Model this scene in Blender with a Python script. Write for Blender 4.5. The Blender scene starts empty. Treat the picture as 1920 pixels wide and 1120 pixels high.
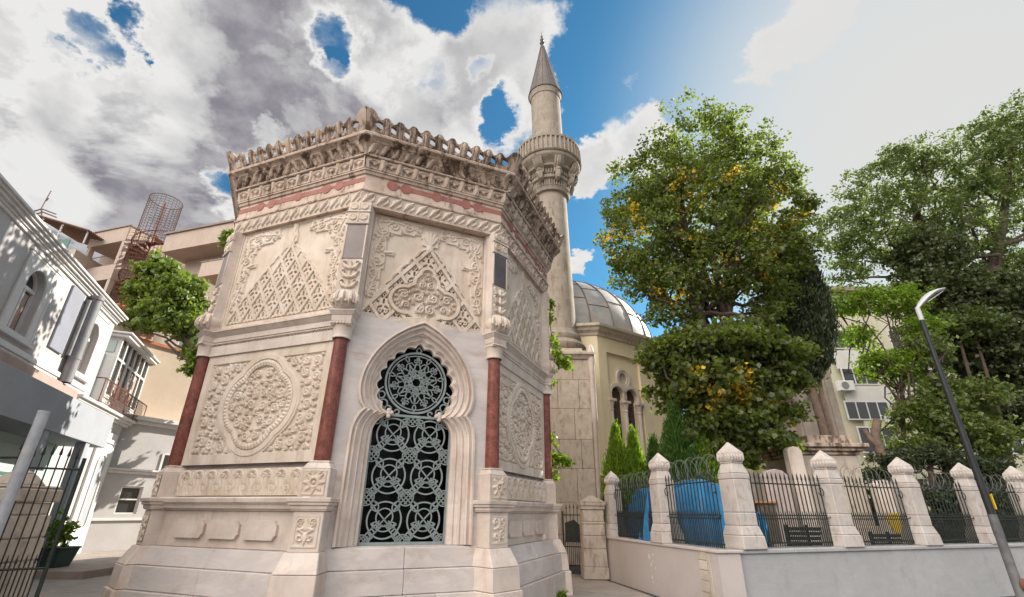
import bpy, bmesh, math, random
import numpy as np
from mathutils import Vector, Matrix
from mathutils.geometry import tessellate_polygon
random.seed(7)
rng = np.random.default_rng(11)
S = bpy.context.scene
COL = S.collection
PI = math.pi
R = math.radians

# ------------------------------------------------------------------ camera, sky, sun, exposure
CAM_H = 1.6
PITCH, ROLL, FOC = 0.41652, 0.00855, 902.12 / 1920.0
cp, sp = math.cos(PITCH), math.sin(PITCH)
Fv = Vector((0, cp, sp)); R0 = Vector((1, 0, 0)); U0 = Vector((0, -sp, cp))
Rv = math.cos(ROLL) * R0 + math.sin(ROLL) * U0
Uv = -math.sin(ROLL) * R0 + math.cos(ROLL) * U0
camd = bpy.data.cameras.new('camera')
camd.sensor_fit = 'HORIZONTAL'; camd.sensor_width = 36.0; camd.lens = 36.0 * FOC
camd.clip_end = 3000; camd.clip_start = 0.05
cam = bpy.data.objects.new('camera', camd); COL.objects.link(cam)
M = Matrix((Rv, Uv, -Fv)).transposed().to_4x4(); M.translation = Vector((0, 0, CAM_H))
cam.matrix_world = M
S.camera = cam

def ray(x, y):
    return Fv + Rv * ((x - 960) / 902.12) + Uv * ((560 - y) / 902.12)
def at(x, y, Y):
    d = ray(x, y); return Vector((0, 0, CAM_H)) + d * (Y / d.y)

SUN_EL, SUN_AZ = R(31.6), R(49.6)        # azimuth measured from +Y towards +X
sund = bpy.data.lights.new('sun', 'SUN'); sund.energy = 4.0; sund.angle = R(0.5); sund.color = (1.0, 0.93, 0.82)
sun = bpy.data.objects.new('sun', sund); COL.objects.link(sun)
SUN_DIR = Vector((math.cos(SUN_EL) * math.sin(SUN_AZ), math.cos(SUN_EL) * math.cos(SUN_AZ), math.sin(SUN_EL)))
sun.rotation_euler = SUN_DIR.to_track_quat('Z', 'Y').to_euler(); sun.location = (30, 20, 40)

S.view_settings.view_transform = 'Standard'; S.view_settings.look = 'None'
S.view_settings.gamma = 1.0; S.view_settings.use_curve_mapping = False
EXPO = 1.2
S.view_settings.exposure = EXPO
S.cycles.max_bounces = 6; S.cycles.diffuse_bounces = 3; S.cycles.glossy_bounces = 3
S.cycles.transparent_max_bounces = 6; S.cycles.transmission_bounces = 3
S.cycles.sample_clamp_indirect = 6.0

class NT:
    """tiny node-tree writer"""
    def __init__(s, nt): s.nt = nt; s.n = nt.nodes; s.l = nt.links
    def new(s, t, **kw):
        n = s.n.new(t)
        for k, v in kw.items(): setattr(n, k, v)
        return n
    def inp(s, node, key, v):
        if v is None: return
        if isinstance(v, bpy.types.NodeSocket): s.l.new(v, node.inputs[key])
        else: node.inputs[key].default_value = v
    def math(s, op, a, b=None, c=None, clamp=False):
        n = s.new('ShaderNodeMath', operation=op, use_clamp=clamp)
        s.inp(n, 0, a); s.inp(n, 1, b); s.inp(n, 2, c); return n.outputs[0]
    def vmath(s, op, a, b=None, out=0):
        if op == 'SCALE2':
            n = s.new('ShaderNodeVectorMath', operation='SCALE'); s.inp(n, 0, a); n.inputs['Scale'].default_value = b; return n.outputs[0]
        n = s.new('ShaderNodeVectorMath', operation=op); s.inp(n, 0, a); s.inp(n, 1, b); return n.outputs[out]
    def mix(s, f, a, b, blend='MIX'):
        n = s.new('ShaderNodeMix', data_type='RGBA', blend_type=blend)
        s.inp(n, 0, f); s.inp(n, 6, a); s.inp(n, 7, b); return n.outputs[2]
    def rng(s, v, a, b, c=0.0, d=1.0, smooth=True):
        n = s.new('ShaderNodeMapRange', interpolation_type='SMOOTHSTEP' if smooth else 'LINEAR')
        s.inp(n, 0, v); n.inputs[1].default_value = a; n.inputs[2].default_value = b
        n.inputs[3].default_value = c; n.inputs[4].default_value = d; return n.outputs[0]
    def noise(s, vec, scale, detail=5, rough=0.55, dist=0.0, out=0):
        n = s.new('ShaderNodeTexNoise'); s.inp(n, 'Vector', vec)
        n.inputs['Scale'].default_value = scale; n.inputs['Detail'].default_value = detail
        n.inputs['Roughness'].default_value = rough; n.inputs['Distortion'].default_value = dist
        return n.outputs[out]
    def scale(s, vec, v):
        n = s.new('ShaderNodeMapping'); s.inp(n, 'Vector', vec); n.inputs['Scale'].default_value = v; return n.outputs[0]

def rgba(c): return (c[0], c[1], c[2], 1.0)

def build_world():
    w = bpy.data.worlds.new('World'); S.world = w; w.use_nodes = True
    t = NT(w.node_tree); t.n.clear()
    out = t.new('ShaderNodeOutputWorld'); bg = t.new('ShaderNodeBackground')
    tc = t.new('ShaderNodeTexCoord'); d = t.vmath('NORMALIZE', tc.outputs['Generated'])
    sky = t.new('ShaderNodeTexSky', sky_type='NISHITA', sun_disc=False)
    sky.sun_elevation = SUN_EL; sky.sun_rotation = SUN_AZ
    sky.air_density = 1.0; sky.dust_density = 0.6; sky.ozone_density = 2.5
    K = 1.0 / 0.1                                      # colours below are in background units of strength 0.1
    blue = t.mix(1.0, sky.outputs[0], (0.22, 0.53, 0.60, 1), 'MULTIPLY')
    sep = t.new('ShaderNodeSeparateXYZ'); t.inp(sep, 0, d)
    zz = t.math('ADD', t.math('MAXIMUM', sep.outputs[2], 0.0), 0.32)
    cmb = t.new('ShaderNodeCombineXYZ')
    t.inp(cmb, 0, t.math('DIVIDE', sep.outputs[0], zz)); t.inp(cmb, 1, t.math('DIVIDE', sep.outputs[1], zz))
    p = cmb.outputs[0]
    n1 = t.noise(p, 2.3, 9, 0.62, 0.25)
    n2 = t.noise(p, 6.5, 6, 0.6)
    base = t.math('ADD', t.math('MULTIPLY', n1, 0.70), t.math('MULTIPLY', n2, 0.30))
    bias = None
    # (direction through image point, angular radius in degrees, weight)
    blobs = [((250, 150), 34, .30), ((640, 120), 15, .22), ((900, 130), 11, .26), ((60, 400), 20, .20), ((500, 330), 15, .16),
             ((1185, 235), 6, .40), ((1250, 290), 6, .28), ((1090, 320), 4, .22), ((1040, 60), 4, .2), ((960, 170), 7, .2), ((1490, 30), 5, .28), ((1100, 480), 3, .12), ((1470, 30), 6, .18), ((1440, 95), 4, .36), ((1285, 150), 3, .40), ((1390, 165), 3, .26), ((1190, 150), 2.2, .30), ((1100, 330), 4, .36), ((1100, 490), 2.5, .40), ((1230, 15), 2, .2),
             ((1240, 70), 14, -.28), ((1150, 480), 9, -.16), ((930, 215), 2.5, -.22), ((1150, 130), 8, -.15), ((1330, 120), 12, -.10), ((640, 70), 3.6, -.46), ((810, 5), 5.0, -.42), ((950, 200), 3, -.3), ((890, 150), 2, -.3), ((175, 80), 2.4, -.34), ((255, 52), 1.8, -.30), ((640, 150), 3, -.42), ((455, 350), 4, -.45), ((500, 285), 2.5, -.3), ((805, 150), 3, -.32), ((110, 105), 1.5, -.3),
             ((960, 260), 4, -.12)]
    wn = t.noise(p, 5.0, 6, 0.65, out=1)
    dw = t.vmath('NORMALIZE', t.vmath('ADD', d, t.vmath('SCALE2', t.vmath('SUBTRACT', wn, (.5, .5, .5)), 0.22)))
    for (x, y), a, wgt in blobs:
        v = ray(x, y).normalized()
        dt = t.vmath('DOT_PRODUCT', dw, (v.x, v.y, v.z), out=1)
        b = t.rng(dt, math.cos(R(a)), math.cos(R(a * 0.25)), 0.0, wgt)
        bias = b if bias is None else t.math('ADD', bias, b)
    back = t.rng(sep.outputs[1], 0.1, -0.5, 0.0, 0.22)     # more cloud behind the viewer
    cov = t.math('ADD', t.math('ADD', base, bias), back)
    mask = t.rng(cov, 0.52, 0.72)
    thick = t.rng(cov, 0.62, 0.98)
    n3 = t.noise(t.vmath('ADD', p, (3.1, 1.7, 0.0)), 2.1, 6, 0.55, 0.3)
    n4 = t.noise(t.vmath('ADD', p, (0.06, 0.05, 0.0)), 2.3, 7, 0.60, 0.25)
    relief = t.rng(t.math('SUBTRACT', n1, n4), -0.05, 0.05)           # light from the sun side of each puff
    grey = t.math('MULTIPLY', t.rng(n3, 0.38, 0.58), thick)
    grey = t.math('MULTIPLY_ADD', t.math('SUBTRACT', 0.5, relief), 0.62, grey, clamp=True)
    grey = t.math('MULTIPLY', grey, t.rng(n2, 0.36, 0.62, 1.0, 0.62))
    vg = ray(330, 180).normalized()
    dg = t.rng(t.vmath('DOT_PRODUCT', d, (vg.x, vg.y, vg.z), out=1), math.cos(R(40)), math.cos(R(10)), 0.35, 1.0)
    grey = t.math('MULTIPLY', grey, dg)
    e = 2 ** -EXPO
    ccol = t.mix(grey, (0.83 * e * K, 0.825 * e * K, 0.81 * e * K, 1), (0.25 * e * K, 0.24 * e * K, 0.275 * e * K, 1))
    bk = t.rng(sep.outputs[1], 0.25, -0.45, 1.0, 1.35)                 # clouds opposite the sun brightened, also to fill the shaded tomb front
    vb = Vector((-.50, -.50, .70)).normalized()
    lobe = t.rng(t.vmath('DOT_PRODUCT', d, tuple(vb), out=1), math.cos(R(48)), math.cos(R(10)))   # bright lobe added to the unseen sky to light the tomb front
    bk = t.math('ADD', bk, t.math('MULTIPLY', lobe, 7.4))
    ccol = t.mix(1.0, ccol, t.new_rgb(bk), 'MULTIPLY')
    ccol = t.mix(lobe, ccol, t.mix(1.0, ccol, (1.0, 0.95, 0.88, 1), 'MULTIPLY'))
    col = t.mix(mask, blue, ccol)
    dsun = t.vmath('DOT_PRODUCT', d, tuple(SUN_DIR), out=1)
    g1 = t.rng(dsun, math.cos(R(36)), math.cos(R(3)))
    g1 = t.math('MULTIPLY', t.math('POWER', g1, 1.7), 0.985)
    col = t.mix(g1, col, (0.74 * e * K, 0.735 * e * K, 0.72 * e * K, 1))
    gz = t.rng(sep.outputs[2], 0.0, 0.30, 0.55, 0.0)
    col = t.mix(gz, col, (0.62 * e * K, 0.68 * e * K, 0.72 * e * K, 1))
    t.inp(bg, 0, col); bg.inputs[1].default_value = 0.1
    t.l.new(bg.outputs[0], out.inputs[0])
def _new_rgb(s, v):
    n = s.new('ShaderNodeCombineColor'); s.inp(n, 0, v); s.inp(n, 1, v); s.inp(n, 2, v); return n.outputs[0]
NT.new_rgb = _new_rgb
build_world()

# ------------------------------------------------------------------ materials
MATS = {}
def mat(name, col, rough=0.75, col2=None, nscale=3.0, amount=0.5, bump=0.0, bscale=25.0, spec=0.3, metal=0.0,
        island=None, stain=None, stain_amt=0.0, stain_scale=(2.5, 2.5, 0.5), stain_lo=.50, stain_hi=.68, vein=None, vein_amt=0.0, speck=None, joints=None):
    if name in MATS: return MATS[name]
    m = bpy.data.materials.new(name); m.use_nodes = True; MATS[name] = m
    t = NT(m.node_tree); b = t.n['Principled BSDF']
    b.inputs['Roughness'].default_value = rough; b.inputs['Metallic'].default_value = metal
    b.inputs['Specular IOR Level'].default_value = spec
    geo = t.new('ShaderNodeNewGeometry'); P = geo.outputs['Position']
    c = rgba(col)
    if col2 is not None:
        f = t.rng(t.noise(P, nscale, 6, 0.62, 0.3), 0.5 - 0.25, 0.5 + 0.25, 0.0, amount * 2 if amount < .5 else 1.0)
        c = t.mix(f, c, rgba(col2))
    if island is not None:
        c = t.mix(t.math('MULTIPLY', geo.outputs['Random Per Island'], 0.6), c, rgba(island))
    if vein is not None:
        w = t.noise(t.scale(P, (0.8, 0.8, 2.6)), 1.1, 9, 0.66, 0.9)
        v = t.math('ABSOLUTE', t.math('SUBTRACT', w, 0.5))
        c = t.mix(t.rng(v, 0.0, 0.10, vein_amt, 0.0), c, rgba(vein))
    if speck is not None:
        v = t.new('ShaderNodeTexVoronoi'); t.inp(v, 'Vector', P); v.inputs['Scale'].default_value = speck[1]
        c = t.mix(t.rng(v.outputs['Distance'], speck[2], speck[2] + .12, 1.0, 0.0), c, rgba(speck[0]))
        c = t.mix(t.rng(t.noise(P, 9, 5, .7), .42, .66, 0, .75), c, rgba(speck[3]))
    if stain is not None:
        s1 = t.noise(t.scale(P, stain_scale), 2.2, 8, 0.68, 0.4)
        c = t.mix(t.rng(s1, stain_lo, stain_hi, 0.0, stain_amt), c, rgba(stain))
    if joints is not None:
        sp_ = t.new('ShaderNodeSeparateXYZ'); t.inp(sp_, 0, P)
        zq = t.math('ADD', sp_.outputs[2], t.math('MULTIPLY', t.noise(P, 1.2, 2), .03))
        fr_ = t.math('FRACT', t.math('DIVIDE', zq, joints[0]))
        c = t.mix(t.math('MULTIPLY', t.math('LESS_THAN', fr_, 0.022), t.rng(t.noise(P, 3.0, 3), .35, .6, 0.15, .8)), c, rgba(joints[1]))
    t.inp(b, 'Base Color', c)
    if bump > 0:
        bp = t.new('ShaderNodeBump'); bp.inputs['Strength'].default_value = bump; bp.inputs['Distance'].default_value = 0.02
        t.inp(bp, 'Height', t.noise(P, bscale, 6, 0.65)); t.l.new(bp.outputs[0], b.inputs['Normal'])
    return m

def leaf_mat(name, c1, c2, trans=0.45, c3=None):
    if name in MATS: return MATS[name]
    m = bpy.data.materials.new(name); m.use_nodes = True; MATS[name] = m
    t = NT(m.node_tree); t.n.clear()
    out = t.new('ShaderNodeOutputMaterial'); geo = t.new('ShaderNodeNewGeometry')
    rnd = geo.outputs['Random Per Island']
    c = t.mix(rnd, rgba(c1), rgba(c2))
    if c3 is not None:
        c = t.mix(t.rng(t.noise(geo.outputs['Position'], 0.9, 3, .6), .5, .66), c, rgba(c3))
    d = t.new('ShaderNodeBsdfDiffuse'); t.inp(d, 0, c)
    tr = t.new('ShaderNodeBsdfTranslucent'); t.inp(tr, 0, t.mix(1.0, c, (1.5, 1.75, 0.75, 1), 'MULTIPLY'))
    g = t.new('ShaderNodeBsdfGlossy'); g.inputs[1].default_value = 0.45; g.inputs[0].default_value = (.5, .5, .5, 1)
    m1 = t.new('ShaderNodeMixShader'); m1.inputs[0].default_value = trans
    t.l.new(d.outputs[0], m1.inputs[1]); t.l.new(tr.outputs[0], m1.inputs[2])
    m2 = t.new('ShaderNodeMixShader'); m2.inputs[0].default_value = 0.05
    t.l.new(m1.outputs[0], m2.inputs[1]); t.l.new(g.outputs[0], m2.inputs[2])
    t.l.new(m2.outputs[0], out.inputs[0])
    return m

def glass_mat(name, col, rough=0.06):
    m = mat(name, col, rough, spec=0.6); return m

MARBLE = mat('warm_marble', (0.69, 0.585, 0.515), 0.6, (0.52, 0.42, 0.355), 1.6, 0.6, 0.12, 40, vein=(0.42, 0.38, 0.37), vein_amt=0.22, stain=(0.40, 0.27, 0.18), stain_amt=0.42)
MARBLE_C = mat('carved_marble', (0.69, 0.58, 0.495), 0.75, (0.53, 0.425, 0.335), 2.2, 0.6, 0.15, 60, stain=(0.30, 0.19, 0.11), stain_amt=0.35)
MARBLE_G = mat('grey_veined_marble', (0.66, 0.575, 0.53), 0.5, (0.49, 0.44, 0.425), 0.9, 0.6, 0.08, 40, vein=(0.36, 0.335, 0.34), vein_amt=0.30, stain=(0.36, 0.27, 0.205), stain_amt=0.5, stain_scale=(.7, .7, 1.6), island=(.42, .36, .33))
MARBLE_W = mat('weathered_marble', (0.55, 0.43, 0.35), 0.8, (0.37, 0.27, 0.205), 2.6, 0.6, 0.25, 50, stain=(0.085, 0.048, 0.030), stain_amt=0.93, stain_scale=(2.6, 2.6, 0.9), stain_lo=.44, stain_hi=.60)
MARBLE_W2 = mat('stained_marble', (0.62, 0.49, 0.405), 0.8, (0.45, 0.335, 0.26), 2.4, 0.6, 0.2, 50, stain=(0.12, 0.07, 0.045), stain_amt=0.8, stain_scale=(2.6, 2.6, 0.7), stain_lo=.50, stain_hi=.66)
PORPH = mat('red_porphyry', (0.235, 0.072, 0.05), 0.42, (0.16, 0.045, 0.032), 5, 0.6, 0.05, 60, speck=((0.40, 0.19, 0.15), 48, 0.16, (0.10, 0.026, 0.02)))
REDST = mat('red_inlay_stone', (0.36, 0.145, 0.115), 0.6, (0.25, 0.095, 0.075), 6, 0.6, 0.1, 50)
SLAB = mat('grey_slab', (0.25, 0.205, 0.185), 0.35, (0.19, 0.155, 0.145), 4, 0.6)
SLABD = mat('dark_slab', (0.07, 0.052, 0.05), 0.3, (0.12, 0.10, 0.095), 3, 0.6)
GRILLE = mat('grey_green_iron', (0.27, 0.305, 0.30), 0.55, (0.20, 0.23, 0.23), 8, 0.6, 0.1, 80)
GLASSD = mat('dark_window_glass', (0.006, 0.006, 0.007), 0.2, spec=0.12)
IRON = mat('dark_green_iron', (0.014, 0.019, 0.017), 0.6, (0.028, 0.032, 0.027), 9, 0.5, 0.2, 80)
WIRE = mat('wire', (0.18, 0.18, 0.17), 0.5)
STONE = mat('old_limestone', (0.61, 0.52, 0.44), 0.85, (0.44, 0.36, 0.29), 3.5, 0.6, 0.3, 40, stain=(0.20, 0.14, 0.09), stain_amt=0.55, stain_scale=(3, 3, 1.2), island=(.42, .35, .29))
PIER = mat('fence_pier_stone', (0.66, 0.585, 0.54), 0.85, (0.48, 0.40, 0.35), 3.5, 0.6, 0.3, 45, stain=(0.20, 0.16, 0.14), stain_amt=0.45, stain_scale=(4, 4, 2), island=(.46, .41, .38))
MSTONE = mat('minaret_stone', (0.37, 0.31, 0.255), 0.85, (0.28, 0.23, 0.185), 2.2, 0.6, 0.25, 30, stain=(0.12, 0.08, 0.055), stain_amt=0.6, stain_scale=(2.2, 2.2, .5), joints=(.62, (0.16, 0.12, 0.09)))
WPLAS = mat('pale_grey_plaster', (0.60, 0.57, 0.56), 0.9, (0.52, 0.49, 0.485), 1.1, 0.6, 0.08, 20, stain=(0.40, 0.36, 0.34), stain_amt=0.22, stain_scale=(1.5, 1.5, .8))
CREAM = mat('cream_plaster', (0.74, 0.62, 0.43), 0.9, (0.68, 0.56, 0.385), 0.8, 0.6, 0.06, 20, stain=(0.45, 0.33, 0.2), stain_amt=0.25)
LEAD = mat('lead_sheet', (0.36, 0.355, 0.35), 0.6, (0.24, 0.235, 0.23), 1.4, 0.6, 0.18, 9, metal=0.15, stain=(0.40, 0.27, 0.18), stain_amt=0.7, stain_scale=(1.2, 1.2, .5))
LEADS = mat('spire_lead', (0.115, 0.10, 0.092), 0.55, (0.17, 0.14, 0.12), 3, 0.6, 0.15, 20, metal=0.25)
WHITE = mat('white_trim', (0.66, 0.64, 0.625), 0.7, (0.58, 0.56, 0.545), 3, 0.5, 0.05, 30)
HOUSE = mat('white_house_plaster', (0.49, 0.47, 0.46), 0.9, (0.42, 0.40, 0.395), 0.9, 0.6, 0.06, 25, stain=(0.42, 0.38, 0.34), stain_amt=0.3, stain_scale=(1.5, 1.5, .5))
GREYPL = mat('grey_house_plaster', (0.34, 0.36, 0.395), 0.9, (0.30, 0.315, 0.345), 1.2, 0.6, 0.05, 25)
TAN = mat('tan_render', (0.50, 0.40, 0.335), 0.9, (0.43, 0.34, 0.28), 0.7, 0.6, 0.06, 18, stain=(0.3, 0.22, 0.17), stain_amt=0.3)
TAND = mat('tan_slab_edge', (0.30, 0.235, 0.20), 0.9, (0.24, 0.19, 0.16), 1.2, 0.6)
RUST = mat('rusty_steel', (0.20, 0.075, 0.05), 0.7, (0.13, 0.05, 0.035), 6, 0.6, 0.2, 50)
CAGE = mat('cage_steel', (0.11, 0.085, 0.08), 0.6, (0.2, 0.09, 0.06), 2, 0.5)
TERRA = mat('terracotta', (0.52, 0.20, 0.10), 0.85, (0.40, 0.15, 0.08), 6, 0.6, 0.2, 30)
PAVE = mat('stone_paving', (0.36, 0.31, 0.275), 0.85, (0.27, 0.235, 0.21), 1.6, 0.6, 0.2, 25, stain=(0.15, 0.12, 0.1), stain_amt=0.4, stain_scale=(1.5, 1.5, 1.5))
ASPH = mat('asphalt', (0.085, 0.08, 0.078), 0.9, (0.062, 0.06, 0.058), 1.5, 0.6, 0.35, 90)
EARTH = mat('garden_soil', (0.075, 0.06, 0.045), 0.95, (0.05, 0.055, 0.03), 1.5, 0.6, 0.4, 30)
BARK = mat('bark', (0.115, 0.082, 0.062), 0.95, (0.06, 0.043, 0.034), 5, 0.6, 0.6, 22)
BARKL = mat('cypress_bark', (0.235, 0.165, 0.13), 0.95, (0.13, 0.09, 0.07), 6, 0.6, 0.6, 22)
TARP = mat('blue_tarp', (0.008, 0.20, 0.42), 0.42, (0.008, 0.10, 0.25), 4, 0.6, 0.25, 12, spec=0.5)
PALEG = mat('pale_green_panel', (0.42, 0.50, 0.47), 0.6, (0.37, 0.45, 0.42), 2, 0.5)
SHUT = mat('green_shutter', (0.10, 0.22, 0.175), 0.6)
DKGLASS = glass_mat('house_window_glass', (0.035, 0.037, 0.04), 0.07)
CURT = mat('curtain', (0.42, 0.33, 0.28), 0.85, (0.30, 0.2, 0.17), 7, 0.5)
PIPE = mat('grey_pipe', (0.17, 0.17, 0.18), 0.55, (0.24, 0.24, 0.25), 3, 0.5, 0.1, 40)
GALV = mat('galvanised_pole', (0.42, 0.42, 0.43), 0.5, (0.31, 0.31, 0.33), 8, 0.5, 0.1, 60, stain=(0.2, 0.17, 0.15), stain_amt=0.4)
LAMPB = mat('black_lamp_paint', (0.018, 0.018, 0.019), 0.42, (0.035, 0.034, 0.034), 6, 0.4)
LAMPG = mat('grey_lamp_base', (0.10, 0.10, 0.105), 0.6, (0.16, 0.155, 0.15), 8, 0.5)
LAMPW = mat('lamp_head_grey', (0.50, 0.50, 0.50), 0.45)
ACW = mat('aircon_white', (0.66, 0.65, 0.62), 0.6)
APTC = mat('apartment_cream', (0.60, 0.555, 0.42), 0.9, (0.53, 0.485, 0.37), 0.6, 0.6, 0.05, 15, stain=(0.36, 0.32, 0.25), stain_amt=0.3)
ORANGE = mat('orange_render', (0.62, 0.33, 0.12), 0.9, (0.55, 0.28, 0.10), 0.6, 0.6)
BLACKM = mat('black_metal', (0.012, 0.012, 0.012), 0.5)
POT = mat('green_plastic_pot', (0.03, 0.055, 0.05), 0.5)
YELL = mat('yellow_paint', (0.75, 0.48, 0.03), 0.6)
DARK = mat('dark_interior', (0.012, 0.011, 0.010), 0.9)

# ------------------------------------------------------------------ mesh helpers
ORG = {}
def setp(o, label=None, cat=None, group=None, kind=None):
    if label: o['label'] = label
    if cat: o['category'] = cat
    if group: o['group'] = group
    if kind: o['kind'] = kind
    return o
def thing(name, label, cat, loc=(0, 0, 0), group=None, rz=0.0):
    o = bpy.data.objects.new(name, None); COL.objects.link(o)
    o.empty_display_size = 0.3; o.location = loc; o.rotation_euler.z = rz
    ORG[o.name] = Vector(loc)
    return setp(o, label, cat, group)

def finish(me, name, m, parent, smooth=None):
    if isinstance(m, (list, tuple)):
        for k in m: me.materials.append(k)
    else: me.materials.append(m)
    o = bpy.data.objects.new(name, me); COL.objects.link(o)
    if parent is not None:
        o.parent = parent; ORG[o.name] = ORG[parent.name]
    else: ORG[o.name] = Vector((0, 0, 0))
    return o

class MB:
    def __init__(s): s.v = []; s.f = []; s.mi = []; s.sm = []; s.cur = 0; s.smooth = False; s.fast = None
    def add(s, vs, fs, smooth=None):
        o = len(s.v); s.v.extend([tuple(x) for x in vs])
        sm = s.smooth if smooth is None else smooth
        for f in fs:
            s.f.append(tuple(i + o for i in f)); s.mi.append(s.cur); s.sm.append(sm)
        return s
    def hexa(s, p):   # 8 points: bottom 0-3 ccw, top 4-7
        return s.add(p, [(3, 2, 1, 0), (4, 5, 6, 7), (0, 1, 5, 4), (1, 2, 6, 5), (2, 3, 7, 6), (3, 0, 4, 7)])
    def box(s, x0, x1, y0, y1, z0, z1, fr=None):
        p = [(x0, y0, z0), (x1, y0, z0), (x1, y1, z0), (x0, y1, z0), (x0, y0, z1), (x1, y0, z1), (x1, y1, z1), (x0, y1, z1)]
        if fr: p = [fr(*q) for q in p]
        return s.hexa(p)
    def taper(s, x0, x1, y0, y1, z0, X0, X1, Y0, Y1, z1, fr=None):
        p = [(x0, y0, z0), (x1, y0, z0), (x1, y1, z0), (x0, y1, z0), (X0, Y0, z1), (X1, Y0, z1), (X1, Y1, z1), (X0, Y1, z1)]
        if fr: p = [fr(*q) for q in p]
        return s.hexa(p)
    def prism(s, poly, w0, w1, fr, holes=(), caps=True):
        """2-D outline (a,b) extruded from w0 to w1; fr(a,b,w)->point"""
        loops = [list(poly)] + [list(h) for h in holes]
        flat = [q for L in loops for q in L]
        o = len(flat)
        vs = [fr(a, b, w0) for a, b in flat] + [fr(a, b, w1) for a, b in flat]
        fs = []
        if caps:
            tris = tessellate_polygon([[Vector((a, b, 0)) for a, b in L] for L in loops])
            fs += [tuple(reversed(t)) for t in tris] + [tuple(i + o for i in t) for t in tris]
        k = 0
        for L in loops:
            n = len(L)
            for i in range(n):
                j = (i + 1) % n; fs.append((k + i, k + j, k + j + o, k + i + o))
            k += n
        return s.add(vs, fs)
    def lathe(s, prof, seg=32, c=(0, 0, 0), a0=0.0, a1=2 * PI, smooth=True, cap=False):
        full = abs(a1 - a0 - 2 * PI) < 1e-6
        na = seg if full else seg + 1
        vs = []
        for r, z in prof:
            for k in range(na):
                a = a0 + (a1 - a0) * k / seg
                vs.append((c[0] + r * math.cos(a), c[1] + r * math.sin(a), c[2] + z))
        fs = []
        for i in range(len(prof) - 1):
            for k in range(seg):
                k2 = (k + 1) % na
                fs.append((i * na + k, i * na + k2, (i + 1) * na + k2, (i + 1) * na + k))
        if cap:
            fs.append(tuple(reversed(range(na)))); fs.append(tuple((len(prof) - 1) * na + k for k in range(na)))
        return s.add(vs, fs, smooth)
    def tube(s, pts, r, seg=6, smooth=True, cap=True):
        pts = [Vector(p) for p in pts]; n = len(pts)
        rs = r if isinstance(r, (list, tuple, np.ndarray)) else [r] * n
        vs = []; up = Vector((0, 0, 1)); prev = None
        for i in range(n):
            d = (pts[min(i + 1, n - 1)] - pts[max(i - 1, 0)])
            if d.length < 1e-9: d = Vector((0, 0, 1))
            d.normalize()
            if prev is None:
                x = d.cross(up if abs(d.z) < 0.95 else Vector((1, 0, 0))).normalized()
            else:
                x = prev - d * prev.dot(d)
                x = x.normalized() if x.length > 1e-6 else d.orthogonal().normalized()
            prev = x; y = d.cross(x)
            for k in range(seg):
                a = 2 * PI * k / seg
                vs.append(pts[i] + (x * math.cos(a) + y * math.sin(a)) * rs[i])
        fs = [(i * seg + k, i * seg + (k + 1) % seg, (i + 1) * seg + (k + 1) % seg, (i + 1) * seg + k) for i in range(n - 1) for k in range(seg)]
        if cap: fs += [tuple(reversed(range(seg))), tuple((n - 1) * seg + k for k in range(seg))]
        return s.add(vs, fs, smooth)
    def strip(s, pts, hw, w0, w1, fr, closed=False):
        """flat bar of half width hw along a 2-D polyline, from w0 to w1"""
        P = [np.array(p, float) for p in pts]; n = len(P)
        L = []; Rr = []
        for i in range(n):
            if closed: a, b = P[i - 1], P[(i + 1) % n]
            else: a, b = P[max(i - 1, 0)], P[min(i + 1, n - 1)]
            d = b - a; l = np.hypot(*d); d = d / (l if l > 1e-9 else 1); nn = np.array([-d[1], d[0]]) * hw
            L.append(P[i] + nn); Rr.append(P[i] - nn)
        vs = [fr(*q, w0) for q in L] + [fr(*q, w0) for q in Rr] + [fr(*q, w1) for q in L] + [fr(*q, w1) for q in Rr]
        fs = []
        rngN = range(n) if closed else range(n - 1)
        for i in rngN:
            j = (i + 1) % n
            fs += [(2 * n + i, 3 * n + i, 3 * n + j, 2 * n + j), (i, j, n + j, n + i), (i, 2 * n + i, 2 * n + j, j), (n + i, n + j, 3 * n + j, 3 * n + i)]
        if not closed:
            for i in (0, n - 1): fs.append((i, n + i, 3 * n + i, 2 * n + i))
        return s.add(vs, fs, False)
    def grid(s, P, smooth=True):
        """P: array (ny,nx,3)"""
        if not s.v and P.shape[0] * P.shape[1] > 9000: s.fast = P; return s
        ny, nx = P.shape[:2]
        idx = np.arange(ny * nx).reshape(ny, nx)
        q = np.stack([idx[:-1, :-1], idx[:-1, 1:], idx[1:, 1:], idx[1:, :-1]], -1).reshape(-1, 4)
        return s.add(P.reshape(-1, 3).tolist(), q.tolist(), smooth)
    def sphere(s, c, r, seg=10, rings=7, sc=(1, 1, 1)):
        prof = [(r * math.sin(PI * i / rings) + 1e-4, -r * math.cos(PI * i / rings)) for i in range(rings + 1)]
        o = len(s.v); s.lathe(prof, seg, (0, 0, 0))
        for i in range(o, len(s.v)):
            x, y, z = s.v[i]; s.v[i] = (c[0] + x * sc[0], c[1] + y * sc[1], c[2] + z * sc[2])
        return s
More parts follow.
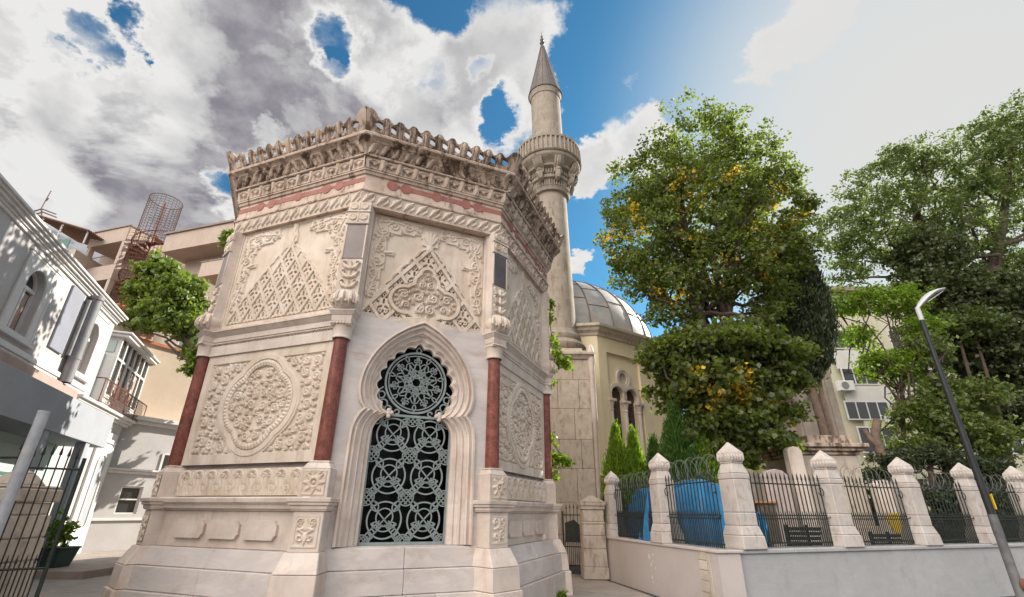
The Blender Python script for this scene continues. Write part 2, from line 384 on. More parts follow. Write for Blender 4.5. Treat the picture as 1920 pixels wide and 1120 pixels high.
    def build(s, name, m, parent=None, bevel=0.0, recalc=True, angle=None):
        org = ORG[parent.name] if parent is not None else Vector((0, 0, 0))
        me = bpy.data.meshes.new(name)
        if s.fast is not None:
            P = s.fast; ny, nx = P.shape[:2]; idx = np.arange(ny * nx, dtype=np.int32).reshape(ny, nx)
            q = np.stack([idx[:-1, :-1], idx[:-1, 1:], idx[1:, 1:], idx[1:, :-1]], -1).reshape(-1)
            me.vertices.add(ny * nx); me.vertices.foreach_set('co', (P.reshape(-1, 3) - np.array(org)).astype(np.float32).ravel())
            me.loops.add(len(q)); me.loops.foreach_set('vertex_index', q)
            nf = len(q) // 4; me.polygons.add(nf); me.polygons.foreach_set('loop_start', np.arange(nf, dtype=np.int32) * 4)
            me.polygons.foreach_set('use_smooth', np.ones(nf, dtype=bool)); me.update(calc_edges=True); me.validate()
            return finish(me, name, m, parent)
        V = np.array(s.v, dtype=np.float64) - np.array(org)
        me.from_pydata(V.tolist(), [], s.f)
        me.polygons.foreach_set('material_index', s.mi); me.polygons.foreach_set('use_smooth', s.sm)
        me.update()
        if recalc and len(s.f) < 60000:
            bm = bmesh.new(); bm.from_mesh(me); bmesh.ops.recalc_face_normals(bm, faces=bm.faces); bm.to_mesh(me); bm.free()
        if any(s.sm): me.set_sharp_from_angle(angle=R(angle or 40))
        o = finish(me, name, m, parent)
        if bevel > 0:
            b = o.modifiers.new('bevel', 'BEVEL'); b.width = bevel; b.segments = 1; b.limit_method = 'ANGLE'; b.angle_limit = R(35)
        return o

def copy_thing(root, loc=None, rz=None, label=None):
    r = root.copy(); COL.objects.link(r)
    if loc is not None: r.location = loc
    if rz is not None: r.rotation_euler.z = rz
    if label: r['label'] = label
    for ch in list(root.children):
        c = ch.copy(); COL.objects.link(c); c.parent = r
        for g in list(ch.children):
            d = g.copy(); COL.objects.link(d); d.parent = c
    return r

def I3(a, b, c): return Vector((a, b, c))
def arc(cx, cy, r, a0, a1, n=24):
    return [(cx + r * math.cos(R(a0 + (a1 - a0) * i / n)), cy + r * math.sin(R(a0 + (a1 - a0) * i / n))) for i in range(n + 1)]
def circ(cx, cy, r, n=40): return arc(cx, cy, r, 0, 360 * (n - 1) / n, n - 1)

# ------------------------------------------------------------------ height fields for carved stone
class HF:
    def __init__(s, u0, u1, v0, v1, res):
        s.nx = max(2, int((u1 - u0) / res) + 1); s.ny = max(2, int((v1 - v0) / res) + 1)
        s.u = np.linspace(u0, u1, s.nx); s.v = np.linspace(v0, v1, s.ny)
        s.U, s.V = np.meshgrid(s.u, s.v); s.h = np.zeros((s.ny, s.nx)); s.mask = None
        s.du = s.u[1] - s.u[0]; s.dv = s.v[1] - s.v[0]
    def _win(s, ax, ay, bx, by, w):
        i0 = max(0, int((min(ax, bx) - w - s.u[0]) / s.du)); i1 = min(s.nx, int((max(ax, bx) + w - s.u[0]) / s.du) + 2)
        j0 = max(0, int((min(ay, by) - w - s.v[0]) / s.dv)); j1 = min(s.ny, int((max(ay, by) + w - s.v[0]) / s.dv) + 2)
        return i0, i1, j0, j1
    def stroke(s, pts, w, h, flat=False, cut=False):
        n = len(pts)
        ws = w if hasattr(w, '__len__') else [w] * n
        for k in range(n - 1):
            ax, ay = pts[k]; bx, by = pts[k + 1]; wm = max(ws[k], ws[k + 1], 1e-4)
            i0, i1, j0, j1 = s._win(ax, ay, bx, by, wm)
            if i1 <= i0 or j1 <= j0: continue
            U = s.U[j0:j1, i0:i1]; V = s.V[j0:j1, i0:i1]
            dx, dy = bx - ax, by - ay; L2 = dx * dx + dy * dy + 1e-12
            t = np.clip(((U - ax) * dx + (V - ay) * dy) / L2, 0, 1)
            d = np.hypot(U - ax - t * dx, V - ay - t * dy)
            ww = ws[k] + (ws[k + 1] - ws[k]) * t + 1e-6
            q = np.clip(1 - d / ww, 0, 1)
            val = h * (np.clip(q * 3, 0, 1) if flat else np.sqrt(np.clip(1 - (1 - q) ** 2, 0, 1)))
            H = s.h[j0:j1, i0:i1]
            r = np.minimum(H, -val) if cut else np.maximum(H, val)
            if cut: r = np.where(val > 0, r, H)
            if s.mask is not None: r = np.where(s.mask[j0:j1, i0:i1], r, H)
            s.h[j0:j1, i0:i1] = r
    def scroll(s, c, r, a0=0.0, dr=1, h=0.03, turns=1.35):
        n = 26; pts = []
        for i in range(n + 1):
            t = i / n; a = a0 + dr * t * turns * 2 * PI; rr = r * (0.94 - 0.80 * t ** 0.85)
            pts.append((c[0] + rr * math.cos(a), c[1] + rr * math.sin(a)))
        ws = [max(0.0065, r * (0.125 - 0.03 * i / n)) for i in range(n + 1)]
        s.stroke(pts, ws, h, True)
        s.stroke([pts[-1], (pts[-1][0] + 1e-4, pts[-1][1])], max(0.010, r * 0.17), h * 1.1)
        for j in (2, 6, 10, 15):                                   # little leaves off the stem
            t = j / n; a = a0 + dr * t * turns * 2 * PI; p = pts[j]
            la = a + dr * 1.9
            q = (p[0] - r * 0.42 * math.cos(a) + r * .12 * math.cos(la), p[1] - r * 0.42 * math.sin(a) + r * .12 * math.sin(la))
            if j > 8: q = (p[0] + r * 0.26 * math.cos(la), p[1] + r * .26 * math.sin(la))
            m = ((p[0] + q[0]) / 2, (p[1] + q[1]) / 2)
            s.stroke([p, m, q], [r * .04, r * .115, r * .02], h * 0.95, True)
    def place(s, fr, w0=0.0):
        """fr works on arrays: fr(U,V,W)->(ny,nx,3)"""
        return fr(s.U, s.V, w0 + s.h)

def pack(test, u0, u1, v0, v1, radii, seed=1, tries=500):
    r_ = random.Random(seed); out = []
    for rad in radii:
        for _ in range(tries):
            u = r_.uniform(u0, u1); v = r_.uniform(v0, v1)
            if any((u - a) ** 2 + (v - b) ** 2 < (rad * .93 + c) ** 2 for a, b, c in out): continue
            if all(test(u + rad * math.cos(k * PI / 4), v + rad * math.sin(k * PI / 4)) for k in range(8)) and test(u, v):
                out.append((u, v, rad))
    return out

# ------------------------------------------------------------------ foliage
def leaf_mesh(name, P, D, L, W, m, parent=None, mi=None, fold=0.25):
    """P centres (n,3), D unit axis (n,3); each leaf is a folded pair of quads -> here one bent rhombus of 2 triangles x2"""
    n = len(P)
    rnd = rng.normal(size=(n, 3)); X = np.cross(D, rnd); X /= (np.linalg.norm(X, axis=1, keepdims=True) + 1e-9)
    Nn = np.cross(D, X)
    L = np.asarray(L).reshape(-1, 1) * np.ones((n, 1)); W = np.asarray(W).reshape(-1, 1) * np.ones((n, 1))
    a = P - D * L * 0.5; c = P + D * L * 0.5
    b = P + X * W * 0.5 + Nn * W * fold - D * L * .08; d = P - X * W * 0.5 + Nn * W * fold - D * L * .08
    V = np.stack([a, b, c, d], 1).reshape(-1, 3)
    org = ORG[parent.name] if parent is not None else Vector((0, 0, 0))
    V = V - np.array(org)
    me = bpy.data.meshes.new(name)
    me.vertices.add(4 * n); me.vertices.foreach_set('co', V.astype(np.float32).ravel())
    tri = np.arange(n)[:, None] * 4 + np.array([0, 1, 2, 3])[None]
    loops = tri.reshape(-1)
    me.loops.add(len(loops)); me.loops.foreach_set('vertex_index', loops.astype(np.int32))
    me.polygons.add(n); me.polygons.foreach_set('loop_start', np.arange(n, dtype=np.int32) * 4)
    try: me.polygons.foreach_set('loop_total', np.full(n, 4, dtype=np.int32))
    except Exception: pass
    if mi is not None: me.polygons.foreach_set('material_index', np.asarray(mi, dtype=np.int32))
    me.update(calc_edges=True); me.validate()
    return finish(me, name, m, parent)

def unit(a): return a / (np.linalg.norm(a, axis=1, keepdims=True) + 1e-9)

def crown_points(blobs, nclump, nleaf, clump_r, shell=0.55, seed=3):
    """leaf clumps spread through the outer volume of a few ellipsoids (cx,cy,cz,rx,ry,rz); returns points and outward dirs"""
    g = np.random.default_rng(seed)
    vol = np.array([b[3] * b[4] + b[4] * b[5] + b[3] * b[5] for b in blobs]); vol = vol / vol.sum()
    pick = g.choice(len(blobs), nclump, p=vol)
    B = np.array(blobs)[pick]
    dirs = unit(g.normal(size=(nclump, 3)))
    rad = (shell + (1 - shell) * g.random((nclump, 1))) ** 0.7 * (0.74 + 0.46 * g.random((nclump, 1)))
    C = B[:, :3] + dirs * rad * B[:, 3:6]
    k = np.repeat(np.arange(nclump), nleaf)
    cr = clump_r * (0.6 + 0.8 * g.random((nclump, 1)))
    off = unit(g.normal(size=(len(k), 3))) * (g.random((len(k), 1)) ** 0.5) * cr[k]
    off[:, 2] *= 0.7
    P = C[k] + off
    D = unit(dirs[k] * 0.5 + unit(g.normal(size=(len(k), 3))) * 0.9 + np.array([0, 0, -0.25]))
    return P, D, C, dirs, k

def limb(mb, a, b, r0, r1, wob=0.2, n=7, seed=0):
    g = random.Random(seed); a = Vector(a); b = Vector(b); pts = []; rs = []
    for i in range(n + 1):
        t = i / n; p = a.lerp(b, t)
        if 0 < i < n: p += Vector((g.uniform(-1, 1), g.uniform(-1, 1), g.uniform(-.5, .5))) * wob * (b - a).length * 0.12
        pts.append(p); rs.append(r0 + (r1 - r0) * t)
    mb.tube(pts, rs, 8)
    return pts
# ================================================================== the octagonal marble tomb
TC = np.array([-3.151, 11.9445]); TR = 4.0; PHI = -1.1585; HA = R(22.5) - 0.0292; HB = R(22.5) + 0.0292
va = [PHI - HA - 2 * HB]
for k in range(7): va.append(va[-1] + (2 * HB if k % 2 == 0 else 2 * HA))
TV = [TC + TR * np.array([math.cos(a), math.sin(a)]) for a in va]
fang = [PHI - HA - HB + k * PI / 4 for k in range(8)]        # outward normals: face 0 = left, 1 = front, 2 = right
FN = [np.array([math.cos(a), math.sin(a)]) for a in fang]
FT = [np.array([-math.sin(a), math.cos(a)]) for a in fang]
FM = [(TV[k] + TV[(k + 1) % 8]) / 2 for k in range(8)]
FL = [float(np.linalg.norm(TV[(k + 1) % 8] - TV[k])) for k in range(8)]
T22 = math.tan(R(22.5))
def hl(k, off=0.0): return FL[k] / 2 + off * T22
def ff(k):                                                    # face frame: (u, z, w) -> point
    m, t_, n_ = FM[k], FT[k], FN[k]
    return lambda u, z, w: Vector((m[0] + t_[0] * u + n_[0] * w, m[1] + t_[1] * u + n_[1] * w, z))
def fbox(k):                                                  # face frame in (u, w, z) order
    g = ff(k); return lambda u, w, z: g(u, z, w)
def ffa(k, zf=None, wf=None, scale_ref=None):
    """array frame; optional zf(v), wf(v) map the panel's v onto a moulding"""
    m, t_, n_ = FM[k], FT[k], FN[k]
    def g(U, V, W):
        Z = zf(V) if zf else V
        O = (wf(V) if wf else 0.0)
        UU = U * ((FL[k] / 2 + (O + 0.0) * T22) / (FL[k] / 2)) if scale_ref else U
        O = O + W
        return np.stack([m[0] + t_[0] * UU + n_[0] * O, m[1] + t_[1] * UU + n_[1] * O, Z + 0 * U], -1)
    return g
def mit(i, off):                                              # corner i pushed out by off on both faces
    n0, n1 = FN[(i - 1) % 8], FN[i % 8]
    b = (n0 + n1); b = b / np.linalg.norm(b)
    return TV[i % 8] + b * off / math.cos(R(22.5))
def bf(i):                                                    # corner frame: (s, w, z)
    b = FN[(i - 1) % 8] + FN[i % 8]; b = b / np.linalg.norm(b); t_ = np.array([-b[1], b[0]]); v = TV[i % 8]
    return lambda s, w, z: Vector((v[0] + t_[0] * s + b[0] * w, v[1] + t_[1] * s + b[1] * w, z))
def ring(mb, prof, faces=range(8)):
    for (o0, z0), (o1, z1) in zip(prof[:-1], prof[1:]):
        for k in faces:
            a, b, c, d = mit(k, o0), mit(k + 1, o0), mit(k + 1, o1), mit(k, o1)
            mb.add([(a[0], a[1], z0), (b[0], b[1], z0), (c[0], c[1], z1), (d[0], d[1], z1)], [(0, 1, 2, 3)], False)
def course(mb, k, z0, z1, o0, o1, nb, depth=0.5, gap=0.004, chamf=0.0):
    """one course of a face as separate blocks; o0 offset at the bottom, o1 at the top"""
    g = fbox(k)
    for j in range(nb):
        f0, f1 = -1 + 2 * j / nb, -1 + 2 * (j + 1) / nb
        def U(f, o): return f * hl(k, o)
        gg = gap / 2
        p = [g(U(f0, -depth) + gg, -depth, z0), g(U(f1, -depth) - gg, -depth, z0), g(U(f1, o0) - gg, o0, z0), g(U(f0, o0) + gg, o0, z0),
             g(U(f0, -depth) + gg, -depth, z1 - gap), g(U(f1, -depth) - gg, -depth, z1 - gap), g(U(f1, o1) - gg, o1, z1 - gap), g(U(f0, o1) + gg, o1, z1 - gap)]
        mb.hexa(p)

SIDE = (0, 2, 4, 6); FRONT = (1, 3, 5, 7); VIS = (0, 1, 2)
tomb = thing('octagonal_tomb', 'ornate octagonal marble tomb with carved panels, red columns and a pierced cresting, in the centre', 'tomb', (TC[0], TC[1], 0))

def build_tomb():
    rr = random.Random(5)
    # ---- plinth courses
    mb = MB()
    for k in range(8):
        s = k in SIDE
        e = 0.42 if s else 0.16
        course(mb, k, -0.15, 0.44, e + .04, e + .02, 3 if s else 3)
        course(mb, k, 0.44, 0.775, e - .03, e - .05, 2)
        course(mb, k, 0.775, 1.04 if s else 1.075, e - .10, e - (.22 if s else .14), 2)
    mb.build('plinth', MARBLE_G, tomb, bevel=0.012)
    # ---- dado wall with ledge, side faces
    for k in SIDE:
        mb = MB(); course(mb, k, 1.04, 1.575, 0.10, 0.10, 1); mb.build('dado', MARBLE, tomb, bevel=0.006)
    prof = [(0.05, 1.57), (0.13, 1.575), (0.13, 1.60), (0.18, 1.61), (0.19, 1.66), (0.24, 1.70), (0.25, 1.755), (0.235, 1.775), (0.05, 1.785)]
    for k in SIDE:
        mb = MB(); ring(mb, prof, (k,)); mb.build('ledge', MARBLE, tomb)
    tg = [(-.95, -.36), (-.29, .30), (.37, .96)]
    for k in (0, 2):
        for a, b in tg:
            m = MB(); c = .06
            L = 1.15
            a2, b2 = a * L, b * L
            poly = [(a2, 1.17 + c), (a2 + c * .4, 1.17 + c), (a2 + c, 1.17), (b2 - c, 1.17), (b2 - c * .4, 1.17 + c), (b2, 1.17 + c), (b2, 1.44 - c), (b2 - c * .4, 1.44 - c), (b2 - c, 1.44), (a2 + c, 1.44), (a2 + c * .4, 1.44 - c), (a2, 1.44 - c)]
            m.prism(poly, 0.095, 0.148, ff(k)); m.build('tablet', MARBLE, tomb, bevel=0.008)
    # ---- carved frieze above the ledge
    for k in (0, 2):
        h = HF(-hl(k) + .26, hl(k) - .26, 1.80, 2.215, 0.0055)
        n = 9; wv = (h.u[-1] - h.u[0]) / n
        h.h[:] = -0.02
        for j in range(n):
            c = h.u[0] + (j + .5) * wv
            h.stroke([(c - wv * .42, 2.19), (c + wv * .42, 2.19)], .02, 0.0, True)
            h.stroke(arc(c, 2.08, wv * .36, 200, -20, 16), [.022] * 17, .012)
            for sgn in (-1, 1):
                h.scroll((c + sgn * wv * .17, 2.10), wv * .17, R(90 - sgn * 90), sgn, .014, 1.1)
                h.stroke([(c + sgn * wv * .36, 2.04), (c + sgn * wv * .22, 1.95), (c + sgn * wv * .40, 1.83)], [.02, .03, .012], .012)
                h.stroke([(c + sgn * wv * .5, 2.16), (c + sgn * wv * .5, 2.05), (c + sgn * wv * .44, 1.98)], [.012, .03, .01], .012)
                h.scroll((c + sgn * wv * .5, 1.90), wv * .13, R(90), sgn, .012, .9)
            h.stroke([(c, 2.02), (c, 1.93), (c, 1.83)], [.01, .045, .012], .014)
            h.stroke([(c, 1.99), (c, 1.84)], .05, .006)
        mb = MB(); mb.grid(h.place(ffa(k), 0.065))
        e = hl(k)
        g = fbox(k)
        mb.box(-e, e, -.1, .04, 1.78, 2.29, g)
        mb.box(-e, e, 0.03, .067, 2.217, 2.245, g); mb.taper(-e, e, .0, .067, 2.246, -e, e, .0, .03, 2.29, g)
        mb.box(-e, -e + .258, 0.03, .066, 1.785, 2.215, g); mb.box(e - .258, e, 0.03, .066, 1.785, 2.215, g)
        mb.build('carved_frieze', MARBLE_C, tomb, recalc=False)
    # ---- plain core wall (front face has the window opening)
    mb = MB()
    for k in range(8):
        if k == 1: continue
        g = ff(k); e = hl(k, -.09)
        mb.add([g(-e, 1.0, -.09), g(e, 1.0, -.09), g(e, 7.2, -.09), g(-e, 7.2, -.09)], [(0, 1, 2, 3)])
    mb.build('core_wall', MARBLE, tomb)
    # ---- corner pedestals, columns, capitals, pilasters
    for i in range(8):
        vis = i in (0, 1, 2, 3)
        g = bf(i)
        mb = MB()
        mb.taper(-.34, .34, -.4, .50, -.15, -.33, .33, -.4, .47, .44, g)
        mb.taper(-.32, .32, -.4, .43, .446, -.31, .31, -.4, .41, .772, g)
        mb.taper(-.31, .31, -.4, .41, .778, -.25, .25, -.4, .26, 1.04, g)
        mb.box(-.225, .225, -.4, .225, 1.04, 1.58, g)
        for a, z0, z1 in ((.255, 1.58, 1.60), (.27, 1.60, 1.655), (.30, 1.655, 1.70), (.325, 1.70, 1.765)):
            mb.taper(-a, a, -.4, a - .005, z0 + .001, -a - .01, a + .01, -.4, a + .005, z1, g)
        mb.box(-.22, .22, -.4, .205, 1.766, 2.17, g)
        mb.taper(-.22, .22, -.4, .205, 2.171, -.165, .165, -.4, .15, 2.265, g)
        mb.box(-.16, .16, -.4, .145, 2.266, 2.295, g)
        pd = mb.build('corner_pedestal', MARBLE, tomb, bevel=0.012)
        if vis:
            for z0, z1, w, hw in ((1.10, 1.53, .226, .18), (1.80, 2.15, .206, .17)):
                h = HF(-hw, hw, z0, z1, 0.008); h.h[:] = -0.012
                zc = (z0 + z1) / 2
                h.stroke([(-hw + .012, z0 + .012), (hw - .012, z0 + .012), (hw - .012, z1 - .012), (-hw + .012, z1 - .012), (-hw + .012, z0 + .012)], .014, .004, True)
                if z0 < 1.5:
                    for sg in (-1, 1):
                        h.scroll((sg * .085, 1.44), .065, R(-90), sg, .02); h.scroll((sg * .075, 1.235), .085, R(90), sg, .022, 1.1)
                    h.stroke([(0, 1.14), (0, 1.25)], [.01, .05], .02); h.stroke([(0, 1.36), (0, 1.47)], [.05, .012], .02)
                    h.stroke([(-.1, 1.33), (0, 1.36), (.1, 1.33)], .018, .02)
                else:
                    h.stroke(circ(0, zc, .065, 18), .026, .03); h.stroke([(0, zc), (0.001, zc)], .03, .03)
                    for a in range(0, 360, 45):
                        if a in (90,): continue
                        ca, sa = math.cos(R(a)), math.sin(R(a))
                        h.stroke([(ca * .09, zc + sa * .09), (ca * .15, zc + sa * .15)], [.04, .015], .024)
                    for sg in (-1, 1): h.scroll((sg * .1, z1 - .06), .045, R(90), sg, .02)
                gb = bf(i); b0 = np.array(gb(0, 0, 0)); bs = np.array(gb(1, 0, 0)) - b0; bw = np.array(gb(0, 1, 0)) - b0
                P = b0 + h.U[..., None] * bs + (w + h.h[..., None] + .008) * bw; P[..., 2] = h.V
                m = MB(); m.grid(P); m.build('carving', MARBLE_C, pd, recalc=False)
        c0 = g(0, .015, 0)
        mb = MB(); mb.lathe([(.126, 2.296), (.128, 2.34), (.125, 3.2), (.116, 4.30)], 14, (c0.x, c0.y, 0))
        mb.build('red_column', PORPH, tomb)
        mb = MB()
        mb.lathe([(.145, 4.301), (.16, 4.305), (.162, 4.33), (.155, 4.34), (.17, 4.52), (.18, 4.53)], 16, (c0.x, c0.y, 0), smooth=False)
        for s_ in range(-3, 4): mb.sphere(g(s_ * .055, .19 - abs(s_) * .006, 4.555), .026, 8, 5)
        mb.box(-.165, .165, -.3, .17, 4.52, 4.585, g)
        mb.taper(-.17, .17, -.3, .17, 4.586, -.18, .18, -.3, .18, 4.70, g)
        mb.taper(-.18, .18, -.3, .18, 4.701, -.225, .225, -.3, .22, 4.77, g)
        mb.box(-.23, .23, -.3, .225, 4.772, 4.80, g)
        mb.build('capital', MARBLE, tomb, bevel=0.006)
        # pilaster above: carved vase, leaf block, stone slab, carved block
        mb = MB()
        mb.box(-.205, .205, -.3, .12, 4.80, 7.09, g)
        mb.box(-.205, -.175, .12, .145, 5.84, 6.56, g); mb.box(.175, .205, .12, .145, 5.84, 6.56, g)
        mb.taper(-.22, .22, .1, .16, 6.58, -.22, .22, .1, .17, 6.62, g); mb.box(-.21, .21, .1, .15, 6.621, 6.84, g); mb.box(-.225, .225, .1, .17, 6.841, 6.875, g); mb.box(-.215, .215, .1, .155, 6.876, 7.06, g)
        for zz, rr_ in ((4.83, .13), (4.87, .2), (4.95, .24), (5.05, .23), (5.14, .19), (5.19, .13)): pass
        pr = [(.12, 4.801), (.19, 4.85), (.24, 4.94), (.235, 5.04), (.19, 5.13), (.15, 5.18)]
        cc = g(0, .06, 0); mb.lathe(pr, 16, (cc.x, cc.y, 0), cap=True)
        pl = mb.build('corner_pilaster', MARBLE, tomb, bevel=0.005)
        if vis:
            m = MB(); m.box(-.172, .172, .118, .135, 5.85, 6.55, g); m.build('stone_slab', SLABD if i == 2 else SLAB, pl)
            m = MB()
            gb = bf(i); b0 = np.array(gb(0, 0, 0)); bs = np.array(gb(1, 0, 0)) - b0; bw = np.array(gb(0, 1, 0)) - b0
            h = HF(-.2, .2, 5.2, 5.83, .009); h.h[:] = -.0
            for zz in (5.32, 5.52, 5.70):
                for sg in (-1, 1):
                    h.stroke([(0.01 * sg, zz - .08), (sg * .09, zz - .03), (sg * .16, zz + .05)], [.02, .045, .012], .05)
                    h.scroll((sg * .11, zz + .05), .05, R(-90), sg, .04)
                h.stroke([(0, zz - .06), (0, zz + .06)], [.05, .015], .06)
            P = b0 + h.U[..., None] * bs + (.118 + h.h[..., None]) * bw; P[..., 2] = h.V; m.grid(P); m.build('carving', MARBLE_C, pl, recalc=False)
            for z0, z1, w in ((6.63, 6.835, .151), (6.88, 7.055, .156)):
                h = HF(-.2, .2, z0, z1, .009); zc = (z0 + z1) / 2
                for x_ in (-.1, .1):
                    h.stroke(circ(x_, zc, .06, 14), .02, .025)
                    for a in range(30, 360, 60): h.stroke([(x_, zc), (x_ + .06 * math.cos(R(a)), zc + .06 * math.sin(R(a)))], [.015, .025], .02)
                h.stroke([(0, z0 + .02), (0, z1 - .02)], [.02, .02], .02)
                P = b0 + h.U[..., None] * bs + (w + h.h[..., None]) * bw; P[..., 2] = h.V; m = MB(); m.grid(P); m.build('carving', MARBLE_C, pl, recalc=False)
            m = MB()
            # leaves on the vase
            for a in range(-60, 61, 30):
                ca, sa = math.sin(R(a)), math.cos(R(a))
                m.tube([g(ca * .2, .06 + sa * .2, 4.87), g(ca * .265, .06 + sa * .265, 4.96), g(ca * .25, .06 + sa * .25, 5.06), g(ca * .2, .06 + sa * .2, 5.14)], [.02, .04, .035, .012], 6)
            for a in (-45, -15, 15, 45):
                ca, sa = math.sin(R(a)), math.cos(R(a)); m.sphere(g(ca * .245, .06 + sa * .245, 4.93), .03, 7, 5)
            m.build('carving', MARBLE_C, pl, recalc=False)
    # ---- lower carved panels with a lobed medallion
    for k in (0, 2):
        e = hl(k) - .13
        h = HF(-e, e, 2.30, 4.30, 0.0052)
        U, V = h.U, h.V
        zc = 3.315
        def sd(u, v):
            q = v - zc
            d = np.minimum(np.minimum(np.hypot(u, q - .27) - .47, np.hypot(u, q + .27) - .47), np.minimum(np.hypot(u - .24, q) - .50, np.hypot(u + .24, q) - .50))
            return d
        D = sd(U, V)
        E_ = .16
        inrect = (np.abs(U) < e - E_) & (V > 2.47) & (V < 4.13)
        spand = inrect & (D > .20) & (np.abs(U) > .17)
        h.h[spand] = -0.035
        inner = D < -.055
        h.h[inner] = -0.032
        ringm = (D > -.055) & (D < .05)
        ang = np.arctan2(V - zc, U)
        h.h[ringm] = (.012 + .022 * np.abs(np.sin(ang * 34)) * np.clip(1 - np.abs(D) / .05, 0, 1))[ringm]
        h.h[(D >= .05) & (D < .066)] = -.022
        h.h[(D >= .066) & (D < .16)] = 0.014
        h.mask = None
        for (u, v, r_) in pack(lambda u, v: sd(u, v) < -.06 and u > -.01, -.0, .8, 2.5, 4.2, (.10, .08, .065, .052, .042, .033, .026), 4, 900):
            for sg in (-1, 1):
                if u < r_ * .6 and sg < 0: continue
                h.scroll((sg * u, v), r_, R(rr.uniform(0, 360)) if sg > 0 else PI - R(rr.uniform(0, 360)), sg, .010)
        for sg in (1, -1):
            if sg == 1:
                sp = pack(lambda u, v: abs(u) < e - E_ - .012 and 2.48 < v < 4.12 and sd(u, v) > .21 and u > .2, .2, 1.5, 2.4, 4.2, (.105, .085, .068, .054, .042, .033, .026), 9, 900)
            for n_, (u, v, r_) in enumerate(sp): h.scroll((sg * u, v), r_, R(40 * n_) * sg + (0 if sg > 0 else PI), sg, .008)
        mb = MB(); mb.grid(h.place(ffa(k), 0.012))
        mb.build('medallion_panel', MARBLE_C, tomb, recalc=False)
    # ---- string course of the side faces
    for k in SIDE:
        mb = MB(); g = fbox(k); e = hl(k) - .10
        mb.box(-e, e, -.1, .045, 4.302, 4.50, g); mb.box(-e, e, -.1, .035, 4.502, 4.575, g)
        mb.box(-e, e, -.1, .06, 4.577, 4.68, g); mb.taper(-e, e, -.1, .06, 4.682, -e, e, -.1, .13, 4.765, g); mb.box(-e, e, -.1, .14, 4.767, 4.80, g)
        mb.taper(-e, e, -.1, .14, 4.801, -e, e, -.1, .05, 4.85, g)
        if k in VIS:
            n = 44
            for j in range(n):
                u = -e + (j + .5) * 2 * e / n; gg = ff(k)
                mb.tube([gg(u - .032, 4.515, .04), gg(u, 4.54, .055), gg(u + .032, 4.565, .04)], [.012, .022, .012], 5)
        mb.build('string_course', MARBLE, tomb, bevel=0.004)
    # ---- upper carved panels
    def flowers(h, cells, dep):
        for (u, v, s_) in cells:
            for a in (90, 210, 330):
                du, dv = .33 * s_ * math.cos(R(a)), .36 * s_ * math.sin(R(a))
                h.stroke([(u + du * .50, v + dv * .50), (u + du * 1.05, v + dv * 1.05)], [.092 * s_, .066 * s_], dep, True, True)
            for a in (30, 150, 270):
                du, dv = .42 * s_ * math.cos(R(a)), .42 * s_ * math.sin(R(a))
                h.stroke([(u + du * .9, v + dv * .9), (u + du * 1.04, v + dv * 1.04)], .080 * s_, dep, True, True)
            if s_ > .2:
                for sg, q in ((1, .60), (-1, .60)):
                    for x_ in (-.05, .05): h.stroke([(u + x_ * .6, v + sg * q * s_ * .92), (u + x_, v + sg * q * s_)], .055 * s_, dep, True, True)
    def corner_scrolls(h, e, ztop, seed, dz=1.75, du=.95):
        def t_(u, v):
            a, b = e - u, ztop - v
            return a > .01 and b > .01 and a < du and b < dz and (a < .36 - .08 * b or b < .40 - .16 * a or (a - .3) ** 2 + (b - .3) ** 2 < .02)
        sp = pack(t_, 0, e, ztop - dz, ztop, (.13, .105, .082, .064, .05, .038, .028), seed, 1400)
        h_ = h.h
        for sg in (1, -1):
            for n_, (u, v, r_) in enumerate(sp):
                h.stroke([(sg * u, v), (sg * u + .001, v)], r_ * 1.12, -.0, True)
        h.h = h_
        for sg in (1, -1):
            for n_, (u, v, r_) in enumerate(sp):
                h.scroll((sg * u, v), r_ * 1.02, (R(47 * n_) if sg > 0 else PI - R(47 * n_)), sg, .02)
            # vine that ties the corner together
            h.stroke([(sg * (e - .05), ztop - dz), (sg * (e - .17), ztop - dz * .75), (sg * (e - .07), ztop - dz * .5), (sg * (e - .2), ztop - .42), (sg * (e - .08), ztop - .14), (sg * (e - .4), ztop - .07), (sg * (e - du * .95), ztop - .16)], .02, .022)
            h.stroke([(sg * (e - .27), ztop - .80), (sg * (e - .42), ztop - .78)], [.03, .008], .02)
    for k in (0, 2):
        e = hl(k) - .235
        h = HF(-e, e, 4.86, 7.08, 0.0055); U, V = h.U, h.V
        # frame
        fr_ = (np.abs(U) > e - .055) | (V > 7.02) | (V < 4.93)
        h.h[:] = -0.035
        apz = 6.52
        def hwid(v): return np.minimum(1.28 * np.clip((apz - v) / (apz - 4.95), 0, 1) ** 0.80, 1.24)
        sc = .035 * np.abs(np.sin((V - 5.0) * 2 * PI / .34))
        edge = hwid(V) + sc * (V < apz - .05)
        tre = (np.abs(U) < edge) & (V < apz) & (V > 4.95)
        rim = (np.abs(U) < edge + .05) & (V < apz + .06) & (V > 4.95) & ~tre
        h.h[tre] = -.012
        h.h[rim] = .008
        # lattice bands
        cells = []
        du_, dv_ = .37, .62
        a_ = (U / du_ + (apz - V) / dv_); b_ = (-U / du_ + (apz - V) / dv_)
        band = np.minimum(np.abs(a_ - np.round(a_)), np.abs(b_ - np.round(b_)))
        bm_ = tre & (band < .12)
        for ia in range(-5, 9):
            for ib in range(-5, 9):
                u = (ia + .5 - ib - .5) * du_ / 2; v = apz - (ia + ib + 1) * dv_ / 2
                if abs(u) < hwid(v) + .02 and v > 4.9: cells.append((u, v, .30))
        sv = h.h.copy()
        flowers(h, cells, .075)
        h.h = np.where(tre, h.h, sv)
        h.h[bm_] = .012
        h.h[tre & (band > .09) & (band < .12)] = -.03
        corner_scrolls(h, e - .06, 7.01, 21)
